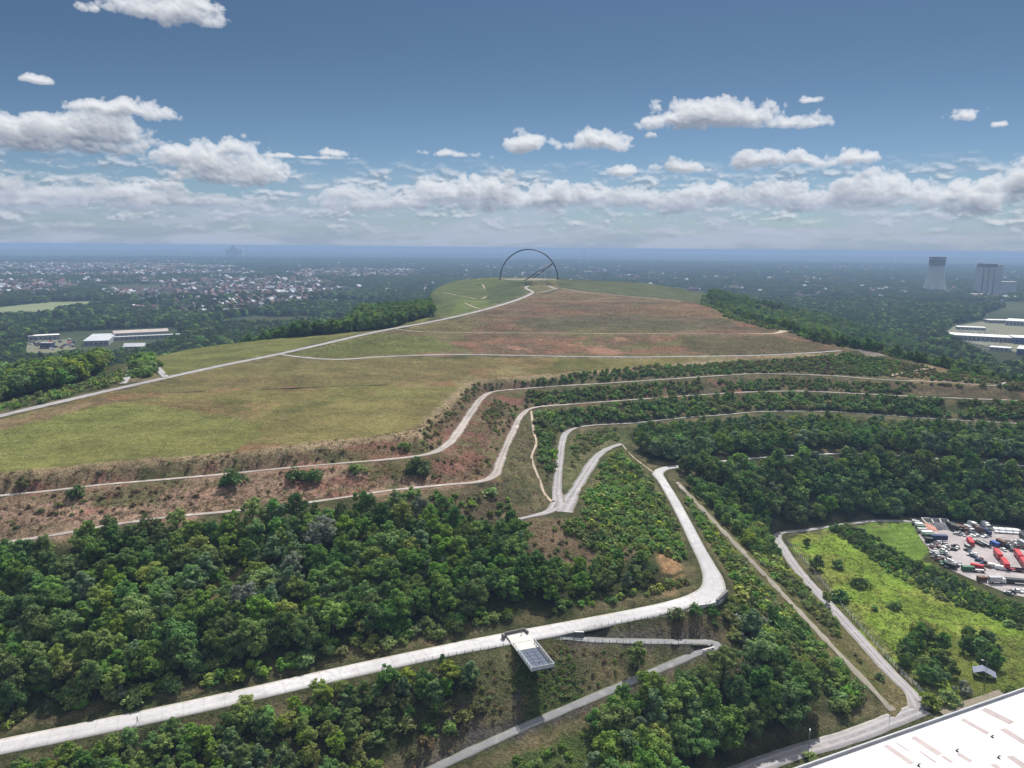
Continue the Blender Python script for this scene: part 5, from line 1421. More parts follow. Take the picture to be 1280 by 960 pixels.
def yard():
    z = .16
    Z8 = lambda x, y: U(1120 + x / 8, 640 + y / 8, z)
    g = np.random.default_rng(21)
    def lying(kind, p, q, mt, label, cat, L=None, group=None, **kw):
        c, a, ln = frame2(Z8(*p), Z8(*q)); L = L or max(3.5, ln)
        mk = {'trailer': lambda: make_trailer('semi_trailer', M[mt], L, kw.get('H', 2.7)), 'truck': lambda: make_truck('box_truck', M[mt], M[kw.get('cab', 'white')], L), 'container': lambda: make_container('shipping_container', M[mt], L), 'flatbed': lambda: make_flatbed('flatbed_trailer', M[mt], L),
              'van': lambda: make_car('parked_van', M[mt], True), 'car': lambda: make_car('parked_car', M[mt])}[kind]
        place(kind, (kind, mt, round(L, 1)), mk, c, a, label, cat, group)
    lying('container', (722,285), (765,350), 'red', 'red container standing alone near the middle of the lorry yard', 'container', 9)
    lying('trailer', (985,415), (1045,500), 'red', 'upper red trailer of the line of two in the lorry yard', 'trailer', 10)
    lying('trailer', (1060,515), (1110,590), 'red', 'lower red trailer of the line of two in the lorry yard', 'trailer', 10)
    lying('trailer', (1195,430), (1245,500), 'red', 'red trailer at the edge of the picture, upper of its pair', 'trailer', 10)
    lying('trailer', (1255,515), (1300,580), 'red', 'red trailer at the edge of the picture, lower of its pair', 'trailer', 10)
    lying('flatbed', (1140,585), (1225,595), 'red', 'long red flatbed beside the lower end of the red trailers', 'trailer', 9)
    lying('flatbed', (1235,592), (1310,600), 'red', 'second red flatbed parked end to end at the yard edge', 'trailer', 8)
    lying('container', (765,560), (850,575), 'red', 'dull red container behind the white tipper near the yard corner', 'container', 6)
    lying('truck', (925,710), (1080,712), 'silver', 'white cabbed truck with pale blue box at the front of the yard', 'truck', 8.5)
    lying('trailer', (1130,712), (1290,725), 'charcoal', 'long dark trailer right of the pale blue truck', 'trailer', 12, H=1.6)
    lying('container', (830,690), (880,692), 'rust', 'small rusty skip container left of the pale blue truck', 'container', 4)
    lying('container', (675,585), (760,590), 'green_paint', 'grey green container at the lower yard corner', 'container', 6)
    lying('flatbed', (775,595), (865,602), 'white', 'white flatbed beside the grey green container', 'trailer', 6.5)
    lying('van', (935,550), (1000,555), 'white', 'white van below the left red trailer line', 'van')
    lying('van', (1015,570), (1070,578), 'white', 'white van next to the lower end of the red trailers', 'van')
    lying('container', (505,545), (580,570), 'charcoal', 'dark container at the lower left edge of the yard', 'container', 6)
    lying('trailer', (365,290), (485,295), 'navy', 'dark blue trailer at the left edge of the yard', 'trailer', 9)
    for i, (p, q, mt, w) in enumerate([((150,120),(240,140),'silver','topmost silver trailer'), ((180,150),(270,160),'white','white trailer under the topmost one'), ((190,175),(300,185),'green_paint','green trailer'), ((205,205),(310,210),'silver','silver trailer under the green one'), ((245,235),(370,240),'white','long white trailer'), ((270,262),(400,262),'green_paint','dark green long trailer'), ((280,300),(370,310),'charcoal','charcoal trailer')]):
        lying('trailer', p, q, mt, '%s in the left stack of parked trailers in the yard' % w, 'trailer', None, H=1.8)
    for i in range(11):
        x = 985 + i * 23; lying('van', (x, 190 + i * 1.5), (x + 14, 205 + i * 1.5), ['white','silver','white'][i % 3], '%s van, number %s from the left in the row along the back hedge' % (['white','silver','white'][i % 3], ['one','two','three','four','five','six','seven','eight','nine','ten','eleven'][i]), 'van', None, 'vans in the row along the back hedge')
    lying('truck', (880,150), (905,165), 'white', 'white box truck behind the row of vans', 'truck', 7)
    lying('truck', (700,185), (745,205), 'silver', 'silver truck among the dark lorries at the back', 'truck', 7)
    lying('truck', (750,150), (790,165), 'white', 'white truck at the back hedge', 'truck', 7)
    for i, (x, y, mt, w) in enumerate([(600,185,'charcoal','first dark lorry'), (650,185,'rust','rusty lorry'), (820,185,'charcoal','second dark lorry'), (850,205,'rust','brown lorry'), (885,215,'navy','dark blue lorry'), (560,160,'charcoal','dark lorry beside the gravel bays')]):
        lying('truck', (x - 22, y), (x + 22, y + 14), mt, '%s in the row at the back of the yard' % w, 'truck', 7.5, cab=mt)
    lying('container', (965,330), (1010,350), 'blue', 'blue container in the middle of the yard', 'container', 5)
    lying('flatbed', (800,310), (860,340), 'charcoal', 'dark flatbed right of the lone red container', 'trailer', 8)
    lying('flatbed', (870,320), (920,345), 'silver', 'grey flatbed beside the dark flatbed', 'trailer', 8)
    lying('truck', (1030,330), (1095,360), 'rust', 'rusty truck right of the blue container', 'truck', 8, cab='charcoal')
    lying('flatbed', (1105,300), (1200,370), 'charcoal', 'long dark flatbed at the right of the yard', 'trailer', 11)
    lying('trailer', (1255,270), (1300,310), 'charcoal', 'dark trailer at the right edge of the yard', 'trailer', 9)
    lying('trailer', (1240,340), (1310,380), 'silver', 'silver trailer at the right edge of the yard', 'trailer', 9)
    lying('flatbed', (700,340), (745,365), 'silver', 'grey flatbed left under the lone red container', 'trailer', 5)
    # wrecks and cars
    def cars(n, poly, what, group, cols):
        P = [Z8(*p) for p in poly]; lo = [min(p.x for p in P), min(p.y for p in P)]; hi = [max(p.x for p in P), max(p.y for p in P)]
        pts = []; tries = 0
        while len(pts) < n and tries < 6000:
            tries += 1; x = g.uniform(lo[0], hi[0]); y = g.uniform(lo[1], hi[1])
            if in_poly(np.array(x), np.array(y), [(p.x, p.y) for p in P]) and all((x - a) ** 2 + (y - b) ** 2 > 6.5 for a, b in pts): pts.append((x, y))
        cnt = {}
        for x, y in sorted(pts, key=lambda t: -t[1]):
            mt = cols[int(g.integers(len(cols)))]; cnt[mt] = cnt.get(mt, 0) + 1
            cl = {'white': 'white', 'silver': 'silver', 'charcoal': 'black', 'rust': 'rusty', 'navy': 'dark blue', 'red': 'red', 'green_paint': 'green', 'blue': 'blue', 'orange': 'orange'}[mt]
            ordn = ['farthest', 'second farthest', 'third farthest', 'fourth farthest', 'fifth farthest', 'sixth farthest', 'seventh farthest', 'eighth farthest', 'ninth farthest', 'tenth farthest'][min(cnt[mt], 10) - 1]
            place('car', ('car', mt), lambda: make_car('parked_car', M[mt]), (x, y, z), g.uniform(0, 6.28), '%s back %s car %s' % (ordn, cl, what), 'car', group)
    cars(52, [(345,315),(440,310),(480,400),(560,500),(650,530),(600,562),(480,550),(380,450)], 'in the crowded wreck strip on the yard\'s left', 'cars in the wreck strip', ['white', 'silver', 'green_paint', 'charcoal', 'rust', 'silver'])
    cars(24, [(460,320),(600,340),(620,390),(480,385)], 'in the cluster left of the white drive', 'cars in the cluster on the yard', ['white', 'silver', 'charcoal', 'rust'])
    cars(34, [(700,380),(800,430),(930,540),(900,570),(780,480)], 'along the line under the lone red container', 'cars in the middle line of the yard', ['charcoal', 'silver', 'navy', 'rust', 'white'])
    cars(9, [(1105,800),(1200,800),(1285,795),(1290,820),(1110,825)], 'by the hedge at the front of the yard', 'cars at the front hedge of the yard', ['white', 'charcoal', 'silver'])
    cars(14, [(1000,300),(1250,300),(1250,400),(1130,400),(1010,370)], 'between the blue container and the yard edge', 'cars at the right of the yard', ['charcoal', 'rust', 'silver', 'white'])
    cars(16, [(560,190),(880,225),(900,260),(600,230)], 'in front of the dark lorries', 'cars before the lorry row', ['charcoal', 'rust', 'silver', 'white'])
    # heaps in the bays
    def heap(px, py, w, d, h, mt, label):
        p = Z8(px, py); n = 18; V = [(0, 0, h)]; F = []
        for ring, (rr, zz) in enumerate(((.35, .72), (.7, .3), (1, 0))):
            for k in range(n):
                t = 2 * math.pi * k / n; q = rr * (1 + .14 * math.sin(3 * t + ring) + .1 * g.normal()); V.append((q * w * math.cos(t), q * d * math.sin(t), h * zz))
        for k in range(n): F.append((0, 1 + k, 1 + (k + 1) % n))
        for rg in range(2):
            for k in range(n): F.append((1 + rg * n + k, 1 + (rg + 1) * n + k, 1 + (rg + 1) * n + (k + 1) % n, 1 + rg * n + (k + 1) % n))
        m = MB(); m.add(V, F, True); o = m.build('heap', M[mt], None, p); tag(o, label, 'heap')
    heap(310, 165, 5, 6, 2.6, 'sand', 'orange pink sand heap between the pale bay walls at the back of the yard')
    heap(400, 155, 4.5, 4.5, 3.0, 'gravel_heap', 'first grey gravel heap right of the orange pink one')
    heap(465, 150, 4.5, 4.5, 2.6, 'gravel_heap', 'second grey gravel heap, the one farther right')
    for i, (p, q) in enumerate([((250,95),(300,150)), ((345,100),(375,150)), ((430,105),(450,150)), ((510,110),(540,170)), ((250,95),(510,108))]):
        c, a, ln = frame2(Z8(*p), Z8(*q)); m = MB(); m.box((0, 0, 1.1), (ln, .5, 2.3)); m.build('bay_wall', M['concrete'], None, c, a)
        o = bpy.data.objects[-1] if False else COL.objects[-1]
        tag(o, ['pale bay wall on the outer side of the orange heap', 'pale bay wall between orange heap and grey heaps', 'pale bay wall between the two grey heaps', 'pale bay wall closing the row of heaps', 'long pale back wall of the heap bays'][i], 'wall')
yard()
# ---- halls, houses and works on the plain
def block(name, label, cat, img_base, depth, h, wall, roof, group=None, pitched=False, z=-.7, extra=None):
    p, q = U(*img_base[0], z), U(*img_base[1], z); c, a, ln = frame2(p, q); n = Vector((-math.sin(a), math.cos(a), 0))
    r = empty(name, c + n * depth / 2, a); tag(r, label, cat, group)
    m = MB(); m.box((0, 0, h / 2), (ln, depth, h)); w = m.build('wall', M[wall], r)
    m = MB()
    if pitched: m.add([(-ln/2-.4, -depth/2-.4, h), (ln/2+.4, -depth/2-.4, h), (ln/2+.4, depth/2+.4, h), (-ln/2-.4, depth/2+.4, h), (-ln/2-.4, 0, h + depth * .22), (ln/2+.4, 0, h + depth * .22)], [(0,1,5,4), (2,3,4,5), (0,4,3), (1,2,5), (3,2,1,0)])
    else: m.box((0, 0, h + .25), (ln + .6, depth + .6, .5))
    m.build('roof', M[roof], r)
    m = MB(); k = -ln / 2 + 4
    while k < ln / 2 - 3: m.box((k, -depth / 2 - .03, h * .45), (2.2, .1, h * .4)); k += 6
    if m.v: m.build('windows', M['glass'], w)
    return r
block('warehouse', 'long warehouse with faded pink roof at the foot of the hill', 'warehouse', [(143,424.5),(211,421)], 16, 9, 'white_wall', 'pink_roof', None, True)
block('warehouse', 'long low white edged shed in front of the pink roofed warehouse', 'warehouse', [(143,426),(226,422)], 10, 5, 'white_wall', 'light_roof')
block('warehouse', 'flat grey roofed warehouse left of the pink roofed one', 'warehouse', [(104,433),(136,432)], 95, 7, 'grey_roof', 'light_roof')
block('warehouse', 'narrow white roofed shed at the back of the scrap yard', 'warehouse', [(35,426.5),(75,424.5)], 16, 7, 'grey_roof', 'roof_white')
block('shed', 'dark blue shed standing in the scrap yard', 'shed', [(50,436),(64,436)], 10, 7.5, 'navy', 'grey_roof')
block('shed', 'low white hipped hall in front of the long warehouses', 'shed', [(154,436),(180,435.5)], 18, 2.8, 'white_wall', 'light_roof', None, True)
block('house', 'white house alone right of the long warehouses', 'house', [(239,421),(257,420)], 9, 5.5, 'white_wall', 'slate_roof', None, True)
block('house', 'white house at the wood edge beside the small road', 'house', [(287,429),(297,428)], 9, 6, 'white_wall', 'slate_roof', None, True)
block('warehouse', 'small white hall among trees behind the scrap yard', 'warehouse', [(95,400),(103,400)], 25, 5, 'white_wall', 'roof_white')
block('warehouse', 'red roofed low building beside the green field', 'warehouse', [(118,391),(128,390.5)], 14, 5, 'cream_wall', 'red')
block('distribution_hall', 'long white roofed hall among the parked cars on the right plain', 'hall', [(1182,424.5),(1266,429)], 40, 8, 'grey_roof', 'roof_white')
block('distribution_hall', 'white roofed hall at the end of the long hall', 'hall', [(1267,430),(1310,432)], 40, 10, 'blue_clad', 'roof_white')
block('distribution_hall', 'hall with blue wall at the edge of the car park', 'hall', [(1270,444),(1310,447)], 45, 9, 'blue_clad', 'white_dirty')
block('distribution_hall', 'tall grey hall with bright roof behind the car park', 'hall', [(1256,406.5),(1300,409)], 60, 9, 'light_roof', 'roof_white')
block('distribution_hall', 'low white shed at the back of the car park', 'hall', [(1196,412),(1232,413.5)], 22, 5, 'light_roof', 'white_dirty')
block('distribution_hall', 'pale shed between the parked cars in front of the long hall', 'hall', [(1236,438),(1262,440)], 18, 5, 'light_roof', 'white_dirty')
block('distribution_hall', 'long pale shed along the far side of the car park', 'hall', [(1236,404),(1284,405)], 26, 6, 'grey_roof', 'white_dirty')
for i, (x, y, w, h, lb) in enumerate([(18,325,22,8,'white hall farthest to the left near the horizon'), (80,322.5,22,9,'brightest long white hall near the left horizon'), (84,328,9,7,'short white hall below the bright long one'), (78,354,9,7,'white hall in the belt of trees before the town'), (160,336,14,7,'pale hall right of the bright long hall'), (190,346,8,6,'small pale hall above the town'), (19,343.5,7,6,'small white hall in the left outskirts'), (250,333,16,8,'pale hall above the middle of the town'), (305,337,10,7,'white hall at the town edge'), (365,352,24,7,'long pale hall by the wood right of the town'), (150,352,10,6,'pale flat hall at the upper edge of the town'),
     (1044,387,16,8,'white hall in the woods beyond the far flank'), (1100,399,26,7,'long pale hall beyond the trail in the right woods'), (1214,364,6,9,'white hall at the foot of the cooling tower'), (1228,371,18,8,'long white hall before the power station'), (1264,361,10,9,'bright white hall right of the power station'), (1266,365.5,9,8,'lower bright white hall right of the power station'), (1268,374,12,8,'white hall nearer than the bright pair'), (1275,346,8,8,'white hall far behind the power station'), (1151,351,7,9,'pale hall left of the cooling tower'), (1206,356,8,8,'pale hall between the cooling tower and the power station'), (970,340,8,8,'small white hall in the far woods on the right'), (545,337,10,9,'white hall left of the arches'), (520,331,14,9,'pale long hall left of the arches near the horizon'), (795,330,8,9,'white hall right of the arches'), (870,352,9,8,'pale hall in the woods right of the summit'), (1010,334,10,9,'pale hall in the far right woods'), (430,336,10,8,'pale hall between town and arches')]):
    block('distant_hall', lb, 'hall', [(x - w / 2, y), (x + w / 2, y + w * .009)], 34, h, 'light_roof', 'roof_white', 'pale halls scattered over the plain')
def houses():
    g = np.random.default_rng(33)
    def mesh(wall, roof, L, W, H):
        m = MB(); m.box((0, 0, H / 2), (L, W, H)); me = m.mesh('house', M[wall]); b = len(m.f)
        e = W * .42; v = [(-L/2-.4, -W/2-.4, H-.1), (L/2+.4, -W/2-.4, H-.1), (L/2+.4, W/2+.4, H-.1), (-L/2-.4, W/2+.4, H-.1), (-L/2-.4, 0, H+e), (L/2+.4, 0, H+e)]
        m.add(v, [(0,1,5,4), (2,3,4,5), (0,4,3), (1,2,5), (3,2,1,0)]); m.box((L*.2, W*.15, H + e * .95), (.8, .8, 1.6))
        me = m.mesh('house', M[wall]); me.materials.append(M[roof])
        for p in me.polygons[b:]: p.material_index = 1
        return me
    kinds = []
    for wall, wn in (('white_wall', 'white'), ('cream_wall', 'cream'), ('brick_wall', 'brick')):
        for roof, rn in (('red_roof', 'red tiled'), ('slate_roof', 'dark slate'), ('brown_roof', 'brown tiled'), ('light_roof', 'pale grey')):
            kinds.append((mesh(wall, roof, g.uniform(9, 15), g.uniform(8, 11), g.uniform(5, 8)), wn, rn))
    x, y = plain_points(42000, 950, 7500, g)
    px, py, ds = proj(np.column_stack([x, y, np.zeros_like(x)]))
    inside = (x > GX0) & (x < GX1) & (y < GY1)
    ok = ~inside
    town = np.zeros(len(x), bool)
    for c in TOWN: town |= in_poly(px, py, c)
    n = fbm(x, y, 420, 23, 3)
    ok &= (town & (n > .33)) | ((n > .58) & (g.random(len(x)) < .14) & (ds > 1900)) | (g.random(len(x)) < .012)
    for c in CLEARINGS: ok &= ~in_poly(px, py, c)
    ok &= (px > -30) & (px < 1310)
    I = np.nonzero(ok)[0]; I = I[np.argsort(ds[I])]
    near = [i for i in I if 0 < px[i] < 1280][:300]; ns = set(near)
    ang = np.round(fbm(x, y, 500, 29, 2) * 6) * .5
    kidx = g.integers(0, len(kinds), len(x))
    LM = [((75,385),'the green field'), ((180,425),'the long warehouses'), ((250,370),'the middle of the town'), ((380,365),'the wood right of the town'), ((1170,365),'the cooling tower'), ((1230,430),'the car park'), ((60,325),'the bright long hall')]
    LMW = [(U(*p, 0), nme) for p, nme in LM]
    cnt = {}
    for i in near:
        me, wn, rn = kinds[kidx[i]]
        k = min(range(len(LMW)), key=lambda j: (LMW[j][0].x - x[i]) ** 2 + (LMW[j][0].y - y[i]) ** 2)
        cnt.setdefault((wn, rn, k), []).append(i)
    for (wn, rn, k), ids in cnt.items():
        ids.sort(key=lambda i: (LMW[k][0].x - x[i]) ** 2 + (LMW[k][0].y - y[i]) ** 2)
        for r, i in enumerate(ids):
            lb = ('%s %s house with %s roof to %s' % (RANK[r], wn, rn, LMW[k][1])) if r < len(RANK) else '%s house with %s roof farther from %s' % (wn, rn, LMW[k][1])
            o = bpy.data.objects.new('house', kinds[kidx[i]][0]); link(o); o.location = (x[i], y[i], -.75); o.rotation_euler = (0, 0, ang[i] + g.normal() * .1 + (1.57 if g.random() < .3 else 0))
            tag(o, lb, 'house', 'houses of the town on the plain')
    rest = [i for i in I if i not in ns]
    s = g.uniform(.9, 1.5, len(rest))
    stuff('distant_houses', np.column_stack([x[rest], y[rest], np.full(len(rest), -.75)]), kidx[rest], np.column_stack([s, s, s]), [k[0] for k in kinds], 0)
    print('houses', len(I))
houses()
def parked():
    g = np.random.default_rng(44)
    Z9 = lambda x, y: U(1140 + x / 9.14, 380 + y / 9.14, -.6)
    def rows(quad, nrow, ncol, what, group, pr=.8):
        a, b, c, d = [Z9(*p) for p in quad]; n = 0
        for r in range(nrow):
            t = (r + .5) / nrow
            cnt = {}
            for k in range(ncol):
                if g.random() > pr: continue
                s = (k + .5) / ncol; p = (a.lerp(b, s)).lerp(d.lerp(c, s), t)
                mt, cl = [('white','white'),('silver','silver'),('white','white'),('charcoal','black'),('navy','dark blue'),('red','red')][int(g.choice(6, p=[.45,.15,.2,.12,.05,.03]))]
                cnt[mt] = cnt.get(mt, 0) + 1; q = cnt[mt]
                ordn = ['first', 'second', 'third', 'fourth', 'fifth', 'sixth', 'seventh', 'eighth', 'ninth', 'tenth', 'eleventh', 'twelfth', 'last'][min(q, 13) - 1]
                rown = ['back', 'second', 'third', 'fourth', 'fifth', 'front'][r if r < nrow - 1 else 5]
                place('car', ('car', mt), lambda: make_car('parked_car', M[mt]), p, g.normal() * .05 + .6, '%s %s car from the left in the %s row %s' % (ordn, cl, rown, what), 'car', group)
    rows([(520,285),(1000,290),(1060,345),(480,335)], 5, 15, 'behind the long white hall', 'cars parked behind the long white hall', .92)
    rows([(600,425),(1060,430),(1180,530),(830,530)], 5, 13, 'before the long white hall', 'cars parked before the long white hall', .92)
    rows([(880,190),(1270,170),(1290,235),(880,235)], 3, 12, 'of the far lot', 'cars parked at the far end of the car park')
    slab('car_park', [(1178,418),(1192,408),(1232,401),(1290,400),(1290,455),(1262,453),(1222,442),(1198,430)], -.35, M['asphalt'])
    Z5 = lambda x, y: U(x / 5.333, 360 + y / 5.333, -.6)
    P = [Z5(180,400), Z5(190,360), Z5(480,345), Z5(500,395), Z5(350,415)]; pts = []
    lo = [min(p.x for p in P), min(p.y for p in P)]; hi = [max(p.x for p in P), max(p.y for p in P)]
    cnt = {}
    while len(pts) < 42:
        x = g.uniform(lo[0], hi[0]); y = g.uniform(lo[1], hi[1])
        if in_poly(np.array(x), np.array(y), [(p.x, p.y) for p in P]) and all((x - a) ** 2 + (y - b) ** 2 > 16 for a, b in pts): pts.append((x, y))
    for x, y in sorted(pts):
        mt, cl = [('silver','silver'),('charcoal','black'),('rust','rusty'),('navy','dark blue'),('rust','rusty'),('red','red'),('white','white')][int(g.integers(7))]
        cnt[mt] = cnt.get(mt, 0) + 1
        ordn = ['first', 'second', 'third', 'fourth', 'fifth', 'sixth', 'seventh', 'eighth', 'ninth', 'tenth', 'eleventh', 'twelfth', 'last'][min(cnt[mt], 13) - 1]
        place('van', ('van', mt), lambda: make_car('parked_van', M[mt], True), (x, y, -.55), g.uniform(0, 6.28), '%s %s van from the left in the scrap yard before the blue shed' % (ordn, cl), 'van', 'vans in the scrap yard')
    slab('scrap_yard', [(30,441),(36,426),(88,424),(95,436),(66,441)], -.4, M['asphalt'])
    slab('meadow_field', [(-30,397),(-30,387),(60,378),(128,376.5),(146,380),(75,391),(58,396)], -.45, M['field_green'])
    slab('ploughed_field', [(-30,400),(-30,393),(46,393),(46,399)], -.45, M['field_red'])
M['field_green'] = surface_mat('pale_green_field', (.17,.20,.09), .15, (.22,.23,.13), big=.01, fine=.1)
M['field_red'] = surface_mat('reddish_field', (.30,.19,.14), .1, (.34,.23,.17), big=.01, fine=.1)
parked()
def cooling_tower():
    c = U(1168, 364, -.7); pm = (c.y / math.cos(PITCH)) / FPX * 1.0; H = 41.5 * pm
    r = empty('cooling_tower', c); tag(r, 'tall pale concave cooling tower rising out of the woods on the plain', 'cooling tower')
    prof = []
    for k in range(25):
        t = k / 24; z = 9 + (H - 9) * t; q = (z / H - .80) / .80; wa = 8.5 * pm; prof.append((wa * math.sqrt(1 + 1.65 * q * q) if z / H < .8 else wa + (z / H - .8) * 4 * pm, z))
    m = MB(); m.lathe(prof, 48); m.build('shell', M['tower_concrete'], r)
    m = MB(); m.lathe([(prof[-1][0] + .6, H - 6), (prof[-1][0] + .7, H), (prof[-1][0] - .8, H), (prof[-1][0] - 1.0, H - 30)], 48); m.build('rim', M['dark_concrete'], r)
    rb = prof[0][0]; m = MB(); n = 36
    for k in range(n):
        a = 2 * math.pi * k / n
        for s in (-1, 1):
            b = a + s * math.pi / n; m.tube([(rb * 1.03 * math.cos(a), rb * 1.03 * math.sin(a), 0), (rb * math.cos(b), rb * math.sin(b), 9.2)], .6, 5)
    m.build('column_lattice', M['tower_concrete'], r)
    m = MB(); m.lathe([(rb * .96, 0), (rb * .96, 4)], 32); m.build('basin', M['dark_concrete'], r)
    c = U(1230, 368, -.7)
    r = empty('power_station', c, -.25); tag(r, 'tall blocky power station boiler house right of the cooling tower', 'power station')
    m = MB(); m.box((0, 0, 45), (52, 50, 90)); m.build('boiler_house', M['tower_concrete'], r)
    m = MB(); m.box((0, -.5, 96), (48, 47, 12)); m.build('roof_house', M['dark_concrete'], r)
    m = MB(); m.box((34, 0, 50), (16, 34, 100)); m.build('stair_tower', M['tower_concrete'], r)
    m = MB(); m.box((66, 6, 22), (48, 44, 44)); m.build('turbine_hall', M['tower_concrete'], r)
    m = MB(); m.tube([(-18, 0, 100), (-18, 0, 112)], 3, 10); m.build('flue', M['white'], r)
    for k in range(3):
        m = MB(); m.box((-16 + 16 * k, -25.3, 44), (3, .6, 84)); m.build('rib', M['dark_concrete'], r)
cooling_tower()
def far_works():
    D = 9000
    def at(px): p = UD(px, 320, D); return Vector((p.x, p.y, -.7))
    r = empty('distant_power_station', at(292)); tag(r, 'faint cluster of power station blocks on the horizon at the left', 'power station')
    for dx, w, h in ((-55, 45, 96), (-14, 32, 118), (14, 26, 139), (42, 42, 110), (90, 40, 92)):
        m = MB(); m.box((dx, 0, h / 2), (w, 50, h)); m.build('block', M['tower_concrete'], r)
    for px, h, lb in ((309.5, 141, 'tall thin chimney beside the distant power station blocks'), (222, 128, 'faint stack on the horizon at the far left'), (730, 128, 'thin chimney on the horizon right of the arches'), (334, 112, 'low stack on the horizon right of the tall chimney')):
        o = empty('chimney', at(px)); tag(o, lb, 'chimney'); m = MB(); m.lathe([(6.5, 0), (4.2, h - 8), (4.2, h - 7)], 12); m.build('shaft', M['tower_concrete'], o)
        m = MB(); m.lathe([(4.5, h - 7), (4.4, h), (3.0, h), (3.0, h - 3)], 12); m.build('crown_ring', M['dark_concrete'], o)
    for px, h, lb in ((226, 118, 'left cooling stack of the faint pair on the horizon'), (719, 104, 'wind turbine on the horizon, nearer the arches'), (735, 112, 'wind turbine on the horizon, farther from the arches'), (1120, 100, 'wind turbine on the far right horizon')):
        if 'turbine' not in lb: continue
        o = empty('wind_turbine', at(px), .3); tag(o, lb, 'wind turbine'); m = MB(); m.lathe([(2.6, 0), (1.5, h)], 10); m.build('mast', M['white'], o)
        m = MB(); m.box((0, -2, h + 1), (4, 9, 4)); m.build('nacelle', M['white'], o)
        for k in range(3):
            a = k * 2.094 + .5; m = MB(); m.tube([(0, -7, h + 1), (14 * math.sin(a), -7, h + 1 + 14 * math.cos(a)), (36 * math.sin(a), -7, h + 1 + 36 * math.cos(a))], [1.2, 1.6, .4], 6); m.build('blade', M['white'], o)
far_works()
# ------------------------------------------------------------------ sky, sun, air, camera
SUN_AZ, SUN_EL = 20.0, 53.0       # to the right of straight ahead, above the horizon
def az_el(px, py):
    d = CF + CR * ((px - 640) / FPX) - CU * ((py - 480) / FPX); d.normalize()
    return math.degrees(math.atan2(d.x, d.y)), math.degrees(math.asin(d.z))
CLOUDS = [  # centre x, base y, half width, height above the base (photo pixels)
 (225,36,66,44),(178,26,62,36),(45,104,23,11),(250,20,40,26),
 (60,190,150,52),(20,180,110,40),(165,150,58,26),(120,140,40,18),(110,185,90,44),
 (272,232,72,58),(235,215,50,42),(325,236,44,34),(285,200,36,26),
 (412,197,24,12),(385,199,55,5),(560,198,42,10),
 (667,190,33,28),(752,190,46,28),(782,222,21,15),(812,172,11,8),
 (880,162,92,44),(930,160,62,40),(990,162,62,24),(840,163,50,28),(1013,128,16,9),(840,160,40,22),
 (850,217,32,17),(960,212,58,26),(1000,210,30,16),(1068,204,34,19),(1205,150,30,20),(1252,160,14,9),
 (450,266,60,28),(610,266,50,50),(855,266,40,34),(1000,266,44,40),(1100,268,56,54),(1220,268,52,48),(40,266,80,34),(190,268,60,36),
 (430,255,48,22),(565,258,74,36),(680,262,66,34),(800,262,70,26),(905,262,60,36),(1000,262,50,26),(1080,262,70,44),(1180,262,74,38),(1275,258,46,62),(500,262,50,26),(1310,220,40,40),
 (620,250,40,26),(740,255,40,24),(850,258,40,22),(1130,256,40,36),(960,258,36,34),
 (60,252,90,26),(160,256,80,32),(250,262,80,20),(-20,240,80,30)]

def np_noise(u, v, seed):
    g = np.random.default_rng(seed).random((512, 512)).astype(np.float32)
    i = np.floor(u).astype(int); j = np.floor(v).astype(int); fx = u - i; fy = v - j
    fx = fx * fx * fx * (fx * (fx * 6 - 15) + 10); fy = fy * fy * fy * (fy * (fy * 6 - 15) + 10)
    i %= 512; j %= 512; i1 = (i + 1) % 512; j1 = (j + 1) % 512
    return (g[j, i] * (1 - fx) + g[j, i1] * fx) * (1 - fy) + (g[j1, i] * (1 - fx) + g[j1, i1] * fx) * fy
def np_fbm(u, v, f, seed, n=6, gain=.55, billow=False):
    s = 0; a = 1; t = 0
    for k in range(n):
        c, q = math.cos(k * 1.1), math.sin(k * 1.1)
        x = np_noise((u * c - v * q) * f + 100 + 7 * k, (u * q + v * c) * f + 100 + 3 * k, seed + k)
        if billow: x = np.abs(2 * x - 1)
        s = s + a * x; t += a; a *= gain; f *= 2.03
    return s / t
AZ0, AZ1, EL0, EL1, RES = -44.0, 44.0, -2.0, 26.0, .045
